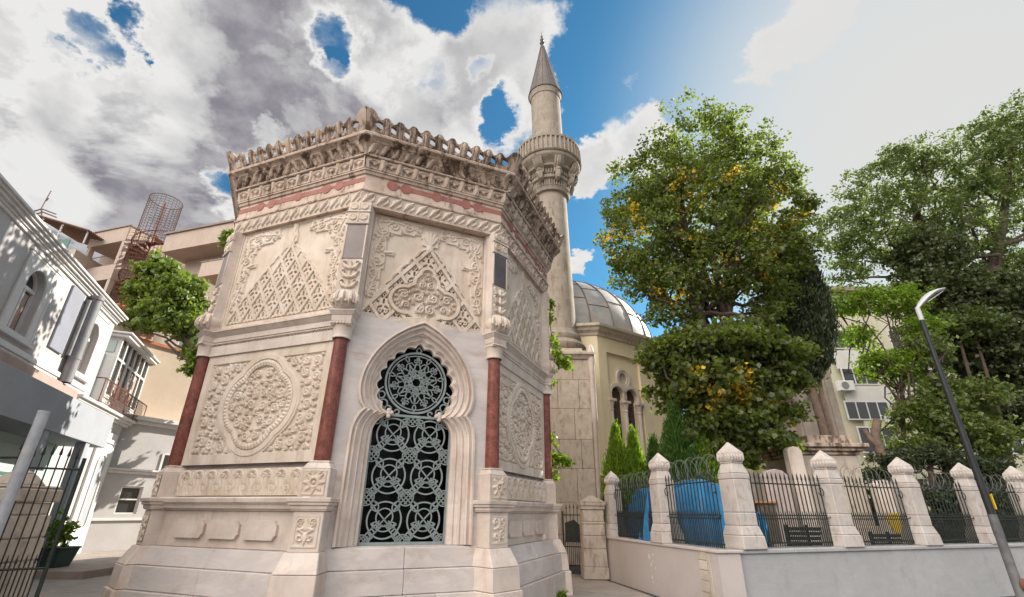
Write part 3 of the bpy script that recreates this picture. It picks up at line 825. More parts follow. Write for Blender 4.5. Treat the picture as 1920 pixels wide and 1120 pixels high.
        # finial above the apex
        h.stroke([(0, apz), (0.0, apz + .12), (.05, apz + .2), (0, apz + .30), (0, 7.02)], [.03, .05, .022, .03, .05], .02)
        h.h[fr_] = .0
        mb = MB(); mb.grid(h.place(ffa(k), 0.02))
        mb.build('trellis_panel', MARBLE_C, tomb, recalc=False)
        mb = MB(); g = fbox(k); E2 = hl(k) - .1
        mb.box(-E2, -e - .001, -.05, .035, 4.85, 7.08, g); mb.box(e + .001, E2, -.05, .035, 4.85, 7.08, g)
        mb.build('panel_frame', MARBLE, tomb)
    # front: panel with a lobed cartouche above the window
    k = 1; e = 1.19
    h = HF(-e, e, 4.80, 7.05, 0.0055); U, V = h.U, h.V
    apz = 6.47
    h.h[:] = -.03
    wq = 1.10 * np.clip((apz - V) / (apz - 4.95), 0, 1) ** .80
    sc = .04 * np.abs(np.sin((V - 4.8) * 2 * PI / .42))
    wq = np.where(V < 5.3, np.minimum(wq, 1.10), wq)
    tre = (np.abs(U) < wq + sc) & (V < apz)
    rim = (np.abs(U) < wq + sc + .055) & (V < apz + .07) & ~tre
    h.h[tre] = -.012; h.h[rim] = .012
    du_, dv_ = .52, .68
    off_ = 0.0
    a_ = (U / du_ + (apz - V) / dv_); b_ = (-U / du_ + (apz - V) / dv_)
    band = np.minimum(np.abs(a_ - np.round(a_)), np.abs(b_ - np.round(b_)))
    cells = []
    for ia in range(-5, 9):
        for ib in range(-5, 9):
            u = (ia - ib) * du_ / 2; v = apz - (ia + ib + 1) * dv_ / 2
            if abs(u) < 1.05 and v > 4.75:
                cells.append((u, v, .30)); cells.append((u, v + dv_ * .26, .14)); cells.append((u - .1, v - dv_ * .2, .13)); cells.append((u + .1, v - dv_ * .2, .13))
    sv = h.h.copy(); flowers(h, cells, .085); h.h = np.where(tre, h.h, sv)
    bm_ = tre & (band < .085); h.h[bm_] = .014
    h.h[tre & (band >= .085) & (band < .11)] = -.035
    # cartouche
    def cs(u, v):
        q = v - 5.32
        a = np.hypot(u * .8, q) - .33
        for s_ in (-1, 1): a = np.minimum(a, np.hypot(u - s_ * .40, q + .03) - .22)
        a = np.minimum(a, np.hypot(u, q - .36) - .19); a = np.minimum(a, np.hypot(u, q + .30) - .12)
        a = np.minimum(a, np.hypot(u, q - .56) - .09)
        return a
    D = cs(U, V)
    h.h[(D < .085)] = .025; h.h[(D < .10) & (D >= .085)] = -.04; h.h[D < .02] = -.03
    for (u, v, r_) in pack(lambda u, v: cs(u, v) < .0 and u > -.01, 0, .8, 4.8, 6.1, (.11, .085, .065, .05, .038, .03), 14):
        for sg in (-1, 1): h.scroll((sg * u, v), r_, R(u * 900) if sg > 0 else PI - R(u * 900), sg, .02)
    sv = h.h.copy()
    corner_scrolls(h, e - .03, 7.0, 33, 1.75, .95)
    h.h = np.where(tre | rim, sv, h.h)
    for a in (-50, -25, 0, 25, 50):                                 # palmette above the apex
        ca, sa = math.sin(R(a)), math.cos(R(a))
        h.stroke([(ca * .04, 6.56 + sa * .04), (ca * .15, 6.60 + sa * .20), (ca * .19, 6.6 + sa * .26)], [.03, .045, .012], .03)
    h.stroke([(0, 6.46), (0, 6.62)], [.07, .04], .03)
    # leave the area above the window arch flat
    arch = (np.hypot(U * 0.95, V - 3.75) < 1.20) | (V < 4.78)
    h.h[arch] = .0
    h.h[arch] = .07
    m = MB(); m.grid(h.place(ffa(k), -0.07))
    m.build('cartouche_panel', MARBLE_C, tomb, recalc=False)
    mb = MB(); g = fbox(1); E2 = hl(1) - .1
    mb.box(-E2, -e - .001, -.16, .03, 4.80, 7.08, g); mb.box(e + .001, E2, -.16, .03, 4.80, 7.08, g)
    mb.build('panel_frame', MARBLE, tomb)

    # ---- window
    def cat(pts, n):
        P = [np.array(p, float) for p in pts]; P = [2 * P[0] - P[1]] + P + [2 * P[-1] - P[-2]]
        out = []
        for i in range(1, len(P) - 2):
            for t in np.linspace(0, 1, 12, endpoint=False):
                p0, p1, p2, p3 = P[i - 1:i + 3]
                out.append(.5 * ((2 * p1) + (-p0 + p2) * t + (2 * p0 - 5 * p1 + 4 * p2 - p3) * t * t + (-p0 + 3 * p1 - 3 * p2 + p3) * t ** 3))
        out.append(P[-2]); out = np.array(out)
        s_ = np.concatenate([[0], np.cumsum(np.hypot(*np.diff(out, axis=0).T))]); q = np.linspace(0, s_[-1], n)
        return np.stack([np.interp(q, s_, out[:, 0]), np.interp(q, s_, out[:, 1])], 1)
    N1, N2, N3 = 3, 18, 113
    o1 = cat([(1.10, 1.09), (1.09, 2.55)], N1); o2 = cat([(1.09, 2.55), (1.075, 2.86), (1.00, 3.07), (.915, 3.17)], N2)
    o3 = cat([(.915, 3.17), (1.0, 3.30), (1.04, 3.52), (1.0, 3.82), (.86, 4.15), (.62, 4.46), (.34, 4.69), (.13, 4.81), (0, 4.87)], N3)
    i1 = cat([(.715, 1.09), (.715, 2.66)], N1); i2 = cat([(.715, 2.66), (.69, 2.88), (.60, 3.04), (.47, 3.14)], N2)
    i3 = cat([(.47, 3.14), (.585, 3.25), (.68, 3.42), (.71, 3.62), (.665, 3.88), (.54, 4.12), (.35, 4.30), (.14, 4.42), (0, 4.48)], N3)
    out_r = np.concatenate([o1[:-1], o2[:-1], o3]); in_r = np.concatenate([i1[:-1], i2[:-1], i3])
    ks = len(out_r) - N3
    dlt = np.zeros_like(in_r); tg_ = np.gradient(in_r, axis=0); tg_ /= np.linalg.norm(tg_, axis=1, keepdims=True); nn = np.stack([-tg_[:, 1], tg_[:, 0]], 1)
    tt = np.linspace(0, 1, N3); dlt[ks:] = nn[ks:] * (.062 * (1 - np.abs(np.sin(PI * 7.5 * (1 - tt) + PI / 2))) )[:, None]
    # nn must point into the opening
    if (nn[ks + 20] @ (np.array([0, 3.6]) - in_r[ks + 20])) < 0: dlt = -dlt
    def full(a): return np.concatenate([a, (a * np.array([-1, 1]))[-2::-1]])
    OUT, INN, DL = full(out_r), full(in_r), full(dlt)
    prof = [(0, -.02, 0), (0, .05, 0), (.10, .058, 0), (.13, .045, 0), (.14, .0, 0), (.22, .01, 0), (.28, .03, 0), (.34, .01, 0), (.36, -.04, 0), (.48, -.055, 0), (.55, -.03, 0), (.60, -.055, 0), (.62, -.10, 0), (.76, -.12, .15), (.80, -.10, .3), (.86, -.13, .5), (.88, -.16, .9), (1.0, -.17, 1), (1.0, -.27, 1)]
    g = ff(1); rows = []
    for s_, w, sc_ in prof:
        q = OUT * (1 - s_) + INN * s_ + DL * sc_
        rows.append([tuple(g(a, b, w)) for a, b in q])
    mb = MB(); mb.grid(np.array(rows), True)
    # cusp finials
    for sg in (-1, 1):
        for du, dz in ((0, 0), (-.05, .01), (.0, .05), (.0, -.05)): mb.sphere(g(sg * (.455 + du), 3.15 + dz, -.17), .042, 8, 6, (1, 1, 1))
    mb.build('window_surround', MARBLE, tomb, recalc=False, angle=28)
    # wall pierced by the surround
    mb = MB(); E1 = hl(1)
    hole = [(a, b) for a, b in OUT]; hole[0] = (hole[0][0], 1.095); hole[-1] = (hole[-1][0], 1.095)
    poly = [(E1, 1.06), (E1, 4.80), (-E1, 4.80), (-E1, 1.06)]
    mb.prism([(hole[0][0], 1.06), (E1, 1.06), (E1, 4.80), (-E1, 4.80), (-E1, 1.06), (hole[-1][0], 1.06)] + hole[::-1], -.06, .0, g)
    up = [(E1, 4.8005), (E1, 7.2), (-E1, 7.2), (-E1, 4.8005)]
    kk = [(a, b) for a, b in OUT if b > 4.8]
    mb.prism(up, -.4, -.17, g)
    for zz, a, b in ((2.70, 1.10, 1.3), (4.10, .92, 1.3)):
        for sg in (-1, 1): mb.box(min(sg * a, sg * b), max(sg * a, sg * b), -.01, .0015, zz, zz + .006, fbox(1))
    mb.build('front_wall', MARBLE_G, tomb)
    mb = MB(); mb.box(-.9, .9, -.62, -.60, 1.0, 4.7, fbox(1)); mb.build('window_glass', GLASSD, tomb)
    mb = MB(); b_ = fbox(1)
    mb.box(-1.12, 1.12, -.62, -.06, .98, 1.086, b_); mb.box(-1.3, -.9, -.62, -.064, 1.086, 4.9, b_); mb.box(.9, 1.3, -.62, -.064, 1.086, 4.9, b_)
    mb.box(-.9, .9, -.62, -.064, 4.6, 4.9, b_)
    mb.build('window_reveal', MARBLE_G, tomb)
    # ---- iron grille
    gw0, gw1 = -.262, -.235; hw_ = .0095
    G = MB()
    def st(p, w=hw_, closed=False, d=0.0): G.strip(p, w, gw0 - d, gw1 + d, g, closed)
    xe = .70
    st([(-xe, 1.11), (xe, 1.11)], .022, d=.006); st([(-xe, 1.09), (-xe, 2.95)], .018, d=.006); st([(xe, 1.09), (xe, 2.95)], .018, d=.006)
    st([(-.60, 3.135), (.60, 3.135)], .02, d=.006)
    rows_ = (1.455, 2.130, 2.805); cx_ = .325
    def leaf(c, a, l, w):
        ca, sa = math.cos(a), math.sin(a); p = []
        for t in np.linspace(0, 1, 9): p.append((c[0] + ca * l * t - sa * w * math.sin(PI * t), c[1] + sa * l * t + ca * w * math.sin(PI * t)))
        for t in np.linspace(1, 0, 9): p.append((c[0] + ca * l * t + sa * w * math.sin(PI * t), c[1] + sa * l * t - ca * w * math.sin(PI * t)))
        st(p, .0085)
    for zr in rows_:
        for sx in (-1, 1):
            c = (sx * cx_, zr); st(circ(*c, .275, 36), .0115, True); st(circ(c[0], c[1] + .04, .135, 26), .009, True)
            st(arc(c[0], c[1] + .02, .19, 200, 340, 14), .0085)
            for a in (45, 135):
                ca, sa = math.cos(R(a)), math.sin(R(a))
                leaf((c[0] + ca * .17, c[1] + sa * .17), R(a + (14 if a < 90 else -14)), .20, .058)
                st([(c[0] - ca * .17, c[1] - sa * .17), (c[0] + ca * .17, c[1] + sa * .17 + .01)])
                st([(c[0] + ca * .17, c[1] + sa * .17), (c[0] + ca * .345, c[1] + sa * .36)])
                leaf((c[0] + ca * .05, c[1] - .09), R(a + (35 if a > 90 else -35)), .17, .045)
            for a in (225, 315):
                ca, sa = math.cos(R(a)), math.sin(R(a))
                for o in (-.042, .042):
                    p0 = (c[0] + ca * .06 - sa * o, c[1] + sa * .06 + ca * o); p1 = (c[0] + ca * .40 - sa * o, c[1] + sa * .40 + ca * o)
                    p1 = (max(-xe, min(xe, p1[0])), max(1.11, p1[1])); st([p0, p1])
                for q in (.14, .22, .30, .38):
                    x_, y_ = c[0] + ca * q, c[1] + sa * q
                    if abs(x_) < xe - .03 and y_ > 1.14: st([(x_ - sa * .045, y_ + ca * .045), (x_ + sa * .045, y_ - ca * .045)])
    for zn in (1.115, 1.795, 2.47, 3.09):
        for xn in (-.65, 0, .65):
            n_ = 3; s_ = .085
            for j in range(-1, 2):
                o = j * .078
                for dx, dy in ((1, 1), (1, -1)):
                    p0 = [xn + o - dx * s_ * 1.2, zn - dy * s_ * 1.2]; p1 = [xn + o + dx * s_ * 1.2, zn + dy * s_ * 1.2]
                    # clip to the frame
                    def cl(p, q):
                        p = np.array(p); q = np.array(q); d = q - p; t0, t1 = 0.0, 1.0
                        for ax, lo, hi in ((0, -xe, xe), (1, 1.11, 3.135)):
                            if abs(d[ax]) > 1e-9:
                                a, b = sorted(((lo - p[ax]) / d[ax], (hi - p[ax]) / d[ax])); t0 = max(t0, a); t1 = min(t1, b)
                        return (p + d * t0, p + d * t1) if t1 - t0 > .05 else None
                    r_ = cl(p0, p1)
                    if r_ is not None: st([tuple(r_[0]), tuple(r_[1])], .0075)
            p = circ(xn, zn, .125, 24); p = [q for q in p if abs(q[0]) < xe and 1.11 < q[1] < 3.13]
            if len(p) == 24: st(p, .0085, True)
            elif len(p) > 3:
                # rotate so the open gap is at the ends
                full_ = circ(xn, zn, .125, 24); ok = [abs(q[0]) < xe and 1.11 < q[1] < 3.13 for q in full_]
                s0 = next(i for i in range(24) if ok[i] and not ok[i - 1]); p = []
                i = s0
                while ok[i % 24] and len(p) < 24: p.append(full_[i % 24]); i += 1
                st(p, .0085)
    cz = 3.755; Rr_ = .555
    st(circ(0, cz, Rr_, 64), .017, True, .004); st(circ(0, cz, Rr_ - .055, 60), .009, True)
    for j in range(7):
        a = R(90 + 360 / 7 * (j + .5)); b = R(90 + 360 / 7 * j)
        c = (.30 * math.cos(a), cz + .30 * math.sin(a)); st([(c[0] + .088 * math.cos(a + R(60 * q + 30)), c[1] + .088 * math.sin(a + R(60 * q + 30))) for q in range(6)], .0085, True)
        leaf((.40 * math.cos(a), cz + .40 * math.sin(a)), a, .13, .03)
        c2 = (.40 * math.cos(b), cz + .40 * math.sin(b))
        for du, dv in ((-.04, 0), (.04, 0), (0, .04), (0, -.04)):
            qx = c2[0] + du * math.cos(b) - dv * math.sin(b); qy = c2[1] + du * math.sin(b) + dv * math.cos(b)
            st([(qx + .034 * math.cos(b + R(q * 90 + 45)), qy + .034 * math.sin(b + R(q * 90 + 45))) for q in range(4)], .0085, True)
        for sk, rad in ((3, .36), (2, .30)):
            a2 = a + 2 * PI / 7 * sk; st([(rad * math.cos(a), cz + rad * math.sin(a)), (rad * math.cos(a2), cz + rad * math.sin(a2))], .008)
        a3 = b + 2 * PI / 7 * 3; st([(.49 * math.cos(b), cz + .49 * math.sin(b)), (.49 * math.cos(a3), cz + .49 * math.sin(a3))], .0085)
    st(circ(0, cz, .125, 28), .0105, True); st(circ(0, cz, .205, 34), .0095, True)
    for sg in (-1, 1):
        for (u, v, r_) in ((.55, 3.33, .07), (.60, 3.48, .06), (.46, 3.24, .055), (.30, 3.20, .04)):
            st(arc(sg * u, v, r_, 0 if sg > 0 else 180, (300 if sg > 0 else -120), 14), .011)
        st([(sg * .62, 3.36), (sg * .66, 3.56), (sg * .58, 3.62)], .012); st([(sg * .40, 3.15), (sg * .50, 3.2), (sg * .62, 3.36)], .012)
    for sg in (-1, 1): st([(0, cz + Rr_), (sg * .05, cz + Rr_ + .05), (0, cz + Rr_ + .13)], .012)
    G.build('window_grille', GRILLE, tomb, recalc=False)

    # ---- entablature rings
    mb = MB()
    ring(mb, [(-.25, 7.06), (.10, 7.062), (.10, 7.11)]); mb.build('lintel', MARBLE_W2, tomb)
    for k in VIS:                                                     # leaf band
        h = HF(-hl(k), hl(k), 7.11, 7.36, .0095)
        n = int(2 * hl(k) / .25)
        for j in range(n):
            c = -hl(k) + (j + .5) * 2 * hl(k) / n
            h.stroke([(c - .10, 7.13), (c - .02, 7.25), (c + .08, 7.33)], [.015, .05, .018], .035); h.stroke([(c + .02, 7.13), (c + .09, 7.2), (c + .11, 7.3)], [.012, .03, .01], .025)
            h.scroll((c + .05, 7.28), .05, R(0), 1, .03)
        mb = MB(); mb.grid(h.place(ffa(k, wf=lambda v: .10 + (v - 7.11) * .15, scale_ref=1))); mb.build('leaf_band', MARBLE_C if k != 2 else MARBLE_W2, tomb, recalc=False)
    mb = MB()
    rest = [k for k in range(8) if k not in VIS]
    ring(mb, [(.10, 7.11), (.1375, 7.36)], rest)
    ring(mb, [(.1375, 7.36), (.165, 7.362), (.172, 7.39), (.14, 7.42), (.13, 7.425), (.13, 7.49), (.115, 7.495), (.115, 7.765), (.135, 7.77), (.15, 7.775), (.165, 7.83), (.19, 7.835), (.19, 7.87)])
    ring(mb, [(.25, 8.115), (.285, 8.12), (.295, 8.15), (.26, 8.16)])
    ring(mb, [(.19, 7.87), (.20, 7.875), (.235, 8.11)], rest); ring(mb, [(.26, 8.16), (.30, 8.3), (.46, 8.46)], rest)
    ring(mb, [(.44, 8.455), (.50, 8.46), (.515, 8.50), (.50, 8.525), (-.6, 8.56)])
    mb.build('cornice', MARBLE_W2, tomb)
    for k in VIS:
        E1 = hl(k)
        h = HF(-E1, E1, 7.872, 8.112, .009); n = int(2 * E1 / .30); w_ = 2 * E1 / n
        for j in range(n):                                             # row of little arches
            c = -E1 + (j + .5) * w_
            h.stroke([(c - w_ * .24, 7.90), (c - w_ * .24, 7.98)], .02, 0)
            poly = (np.abs(h.U - c) < w_ * .30) & (h.V > 7.885) & (h.V < 8.00 - 0.04 * np.cos((h.U - c) / w_ * 4 * PI))
            h.h[poly] = -.045
            h.stroke([(c + w_ * .5, 8.09), (c + w_ * .5, 7.97), (c + w_ * .47, 7.89)], [.05, .035, .012], .03)
            h.stroke([(c - w_ * .3, 8.03), (c, 8.075), (c + w_ * .3, 8.03)], .016, .02)
        mb = MB(); mb.grid(h.place(ffa(k, wf=lambda v: .20 + (v - 7.872) * .15, scale_ref=1))); mb.build('arcade_band', MARBLE_W2, tomb, recalc=False)
        h = HF(-E1, E1, 0.0, 1.0, .0095)
        h = HF(-E1, E1, 8.16, 8.47, .009); n = int(2 * E1 / .21); w_ = 2 * E1 / n
        for j in range(n):                                             # acanthus cove
            c = -E1 + (j + .5) * w_; sg = 1 if c < 0 else -1
            h.stroke([(c - .06 * sg, 8.165), (c - .02 * sg, 8.24), (c + .03 * sg, 8.32), (c + .085 * sg, 8.345)], [.02, .055, .045, .02], .07)
            h.stroke([(c + .06 * sg, 8.17), (c + .085 * sg, 8.25)], [.012, .03], .04)
            h.scroll((c + .03 * sg, 8.32), .055, R(180), sg, .06)
            if j % 2 == 0: h.stroke([(c, 8.42), (c + .001, 8.42)], .055, .075)
            h.stroke([(c - w_ / 2, 8.18), (c - w_ / 2, 8.40)], [.01, .02], -.03 if False else .015)
        h.stroke([(-E1, 8.385), (E1, 8.385)], .014, .03)
        mb = MB(); mb.grid(h.place(ffa(k, wf=lambda v: .26 + .04 * (v - 8.16) / .31 + .18 * ((v - 8.16) / .31) ** 2.2, scale_ref=1))); mb.build('acanthus_cove', MARBLE_W, tomb, recalc=False)
        # red stone inlay
        mb = MB(); g = ff(k); Eo = hl(k, .115)
        def bulge(c, r_): return [(c + r_ * math.cos(a), 7.645 + r_ * math.sin(a)) for a in np.linspace(0, 2 * PI, 20, endpoint=False)]
        fr_ = ((-.63, -.44, -.0, .44, .63))
        for f in fr_:
            mb.prism(bulge(f * Eo, .112), .10, .128, g)
        for a, b in ((-.63, -.44), (-.44, 0), (0, .44), (.44, .63), (.63, 1.0), (-1.0, -.63)):
            a2, b2 = a * Eo, b * Eo; q = .085 if a > -1 else 0; q2 = .085 if b < 1 else 0
            if (a, b) == (-1.0, -.63) and k == 1: continue
            th = .056 if b - a > .25 else .026
            x0, x1 = a2 + q, b2 - q2
            mb.prism([(x0, 7.645 - th), (x1, 7.645 - th), (x1, 7.645 + th), (x0, 7.645 + th)], .10, .122, g)
            for xx, d_ in ((x0, 1), (x1, -1)):
                if abs(xx) < Eo - .02: mb.prism([(xx - d_ * .05, 7.645 - .015), (xx + d_ * .06, 7.645 - th * 1.35), (xx + d_ * .06, 7.645 + th * 1.35), (xx - d_ * .05, 7.645 + .015)][::d_], .10, .124, g)
        mb.build('red_inlay', REDST, tomb)
    # ---- pierced cresting, one run per face, rising to a horn at each corner
    for k in range(8):
        E1 = FL[k] / 2; n = round(2 * hl(k, .5) / .262); w_ = 2 * E1 / n
        m_, t_, n_ = FM[k], FT[k], FN[k]
        def fc(u, z, w):
            o = .43 + max(0, (z - 8.5)) * .42
            uu = u * (E1 + o * T22) / E1
            o += w
            return Vector((m_[0] + t_[0] * uu + n_[0] * o, m_[1] + t_[1] * uu + n_[1] * o, z))
        top = []
        for j in range(n):
            c = -E1 + (j + .5) * w_
            for f, z in ((-.5, 8.79), (-.42, 8.795), (-.36, 8.815), (-.30, 8.815), (-.25, 8.845), (-.13, 8.868), (0, 8.875), (.13, 8.868), (.25, 8.845), (.30, 8.815), (.36, 8.815), (.42, 8.795)):
                u = c + f * w_; dd = E1 - abs(u)
                zz = z + .19 * max(0, 1 - dd / (w_ * 1.35)) ** 1.7 + rr.uniform(-.004, .004)
                top.append((u, zz))
        top.append((E1, 9.0))
        broken = k == 0
        if broken: top = [(u, (8.60 if -E1 + w_ * 1.7 < u < -E1 + w_ * 2.35 else z)) for u, z in top]
        poly = [(-E1, 8.50), (E1, 8.50)] + top[::-1]
        holes = []
        for j in range(1, n):
            u = -E1 + j * w_
            if broken and j == 2: continue
            holes.append([(u + .072 * math.cos(a) * (1.25 if j in (1, n - 1) else 1), 8.685 + .068 * math.sin(a) + .012 * math.cos(3 * a) + (.03 if j in (1, n - 1) else 0)) for a in np.linspace(0, 2 * PI, 12, endpoint=False)])
        mb = MB(); mb.prism(poly, -.05, .02, fc, holes)
        if k in VIS or k in (7, 3):
            for j in range(n):
                u = -E1 + (j + .5) * w_
                if broken and j == 1: pass
                if j in (0, n - 1): continue
                pts = [fc(u, z, .012) for z in (8.53, 8.60, 8.70, 8.79, 8.855)]
                mb.tube(pts, [.03, .05, .045, .052, .025], 8)
                mb.tube([fc(u - .055, z, .02) for z in (8.56, 8.68, 8.80)], [.012, .024, .012], 5); mb.tube([fc(u + .055, z, .02) for z in (8.56, 8.68, 8.80)], [.012, .024, .012], 5)
                if j: mb.sphere(fc(-E1 + j * w_, 8.56, .03), .045, 8, 6)
        mb.build('cresting', MARBLE_W, tomb, recalc=True)
    # ---- shallow lead roof behind the cresting
    mb = MB()
    ringp = [mit(i, -.3) for i in range(8)]
    vs = [(p[0], p[1], 8.5) for p in ringp] + [(TC[0], TC[1], 8.9)]
    mb.add(vs, [(i, (i + 1) % 8, 8) for i in range(8)]); mb.build('roof', LEAD, tomb)
build_tomb()
# ================================================================== ground
def sheet(name, pts, z, m, kind='structure'):
    mb = MB(); mb.add([(x, y, z) for x, y in pts], [tuple(range(len(pts)))]); o = mb.build(name, m); setp(o, kind=kind); return o
sheet('ground', [(-900, -900), (900, -900), (900, 900), (-900, 900)], -0.02, ASPH)
sheet('pavement', [(-14, 3), (3.0, 3), (3.0, 11.74), (2.4, 14.9), (1.5, 16), (-3, 24), (-16.0, 24), (-22, 22)], -0.012, PAVE)
sheet('road', [(-40, -30), (40, -30), (40, 3), (-40, 3)], -0.008, ASPH)
kb = MB(); kb.box(-6, -0.2, 7.0, 7.15, -.05, .02) ; 
kb = MB()
for j in range(7): kb.box(1.25 + j * .02, 2.35, 10.2 - j * .62, 10.78 - j * .62, -.05, .035 )
o = kb.build('kerb', mat('pale_kerb_stone', (0.5, .47, .44), .8, (.4, .37, .35), 3, .6, .2), bevel=.01); setp(o, kind='structure')

FA = np.array([2.59, 14.50]); FC = np.array([3.655, 9.55]); FD1 = (FC - FA) / np.linalg.norm(FC - FA); FD2 = np.array([.937, .35])
gp = [tuple(FA + np.array([.25, .05])), tuple(FC + np.array([.2, .3])), tuple(FC + FD2 * 22 + np.array([-.1, .3])), (60, 40), (3, 40), (3.2, 17)]
mb = MB(); n_ = len(gp)
mb.add([(x, y, .62) for x, y in gp] + [(x, y, -.1) for x, y in gp], [tuple(range(n_))] + [(i, (i + 1) % n_, (i + 1) % n_ + n_, i + n_) for i in range(n_)])
o = mb.build('garden_terrain', EARTH); setp(o, kind='structure')

# ================================================================== mosque and minaret
mos = thing('mosque', 'cream plastered mosque with a lead sheeted dome and twin arched windows, behind the tomb', 'mosque', (2.5, 25.6, 0))
def build_mosque():
    A = np.array([3.75, 20.0]); d = np.array([.817, .576]); d = d / np.linalg.norm(d); nin = np.array([-d[1], d[0]]); s = 4.6
    ap = s / 2 / math.tan(R(22.5)); C = A + d * s / 2 + nin * ap
    rr = s / 2 / math.sin(R(22.5)); a0 = math.atan2(*(A - C)[::-1])
    V = [C + rr * np.array([math.cos(a0 + k * PI / 4), math.sin(a0 + k * PI / 4)]) for k in range(8)]
    def off(k, o): return C + (rr + o) * np.array([math.cos(a0 + k * PI / 4), math.sin(a0 + k * PI / 4)])
    def oring(mb, prof, ks=range(8)):
        for (o0, z0), (o1, z1) in zip(prof[:-1], prof[1:]):
            for k in ks:
                a, b, c, e = off(k, o0), off(k + 1, o0), off(k + 1, o1), off(k, o1)
                mb.add([(a[0], a[1], z0), (b[0], b[1], z0), (c[0], c[1], z1), (e[0], e[1], z1)], [(0, 1, 2, 3)])
    def fr(t, z, w): return Vector((A[0] + d[0] * t - nin[0] * w, A[1] + d[1] * t - nin[1] * w, z))
    mb = MB(); oring(mb, [(0, 0), (0, 8.75)], [k for k in range(1, 8)])
    wins = []
    for c in (1.10, 1.98):
        p = [(c - .33, 2.6), (c - .33, 6.05)] + [(c + .40 * math.cos(R(a)), 6.22 + .40 * math.sin(R(a))) for a in range(205, -26, -14)] + [(c + .33, 6.05), (c + .33, 2.6)]
        wins.append(p)
    oc = circ(1.54, 7.02, .27, 24)
    px0, px1 = .52, 2.62
    mb.prism([(0, 0), (px0, 0), (px0, 8.05), (px1, 8.05), (px1, 0), (s, 0), (s, 8.75), (0, 8.75)], -.12, 0, fr)
    mb.prism([(px0 - .02, .02), (px1 + .02, .02), (px1 + .02, 8.07), (px0 - .02, 8.07)], -.32, -.12, fr, [w[::-1] for w in wins] + [oc])
    mb.build('wall', CREAM, mos)
    mb = MB(); oring(mb, [(-.05, 8.70), (.06, 8.72), (.10, 8.82), (.22, 8.92), (.26, 9.02), (.36, 9.08), (.37, 9.20), (-.4, 9.30)]); mb.build('cornice', STONE, mos)
    for w in wins:
        mb = MB(); mb.prism(w, -.34, -.30, fr); pn = mb.build('window', DKGLASS, mos)
        c = (w[0][0] + w[-1][0]) / 2
        m = MB()
        for z in np.arange(2.8, 6.6, .28): m.box(*(lambda q: q)((c - .36, c + .36)), -.30, -.28, z, z + .025, lambda a, b, e: fr(a, e, b))
        for x in (-.12, .12): m.box(c + x - .012, c + x + .012, -.30, -.278, 2.6, 6.55, lambda a, b, e: fr(a, e, b))
        m.build('glazing_bars', RUST, pn)
    mb = MB()
    for c in (1.10, 1.98):
        mb.strip([(c + .47 * math.cos(R(a)), 6.22 + .47 * math.sin(R(a))) for a in range(-40, 221, 10)], .07, -.12, -.04, fr)
        mb.strip([(c + .40 * math.cos(R(a)), 6.22 + .40 * math.sin(R(a))) for a in range(-40, 221, 10)], .03, -.12, -.07, fr)
    for rad, hw, w in ((.40, .045, -.05), (.30, .05, -.08)): mb.strip(circ(1.54, 7.02, rad, 28), hw, -.12, w, fr, True)
    mb.build('arch_moulding', MARBLE, mos)
    mb = MB(); mb.prism(oc, -.2, -.17, fr); mb.build('oculus', STONE, mos)
    for c in (.66, 1.54, 2.42):
        mb = MB(); b0 = fr(c, 0, -.10)
        mb.lathe([(.13, 2.5), (.10, 2.7), (.10, 5.55), (.13, 5.57), (.10, 5.62), (.12, 5.72), (.17, 5.92)], 12, (b0.x, b0.y, 0))
        mb.box(c - .19, c + .19, -.14, .08, 5.92, 6.02, lambda a, b, e: fr(a, e, b))
        mb.build('window_column', MARBLE, mos)
    # dome with standing seams
    rb = rr * math.cos(R(22.5)) * .97; H = 4.3
    n = 28; mb = MB()
    prof = [(rb * math.cos(t), 9.25 + H * math.sin(t)) for t in np.linspace(0, PI / 2 - .02, 16)]
    mb.lathe([(rb, 9.1)] + prof, 64, (C[0], C[1], 0)); dm = mb.build('dome', LEAD, mos)
    mb = MB()
    for k in range(n):
        a = 2 * PI * k / n
        mb.tube([(C[0] + r_ * math.cos(a), C[1] + r_ * math.sin(a), z) for r_, z in prof], .045, 5)
    for lev in (3, 6, 9, 12):
        for k in range(n):
            dl = (lev + (k % 2)) if lev < 12 else lev
            r_, z = prof[min(dl, 15)]
            mb.tube([(C[0] + r_ * math.cos(a), C[1] + r_ * math.sin(a), z) for a in np.linspace(2 * PI * k / n, 2 * PI * (k + 1) / n, 4)], .03, 4)
    mb.build('seam', LEADS, dm)
    mb = MB(); mb.lathe([(.12, 0), (.1, .3), (.2, .45), (.08, .6), (.12, .75), (.03, .9), (.01, 1.3)], 10, (C[0], C[1], 9.25 + H)); mb.build('finial', LEADS, dm)
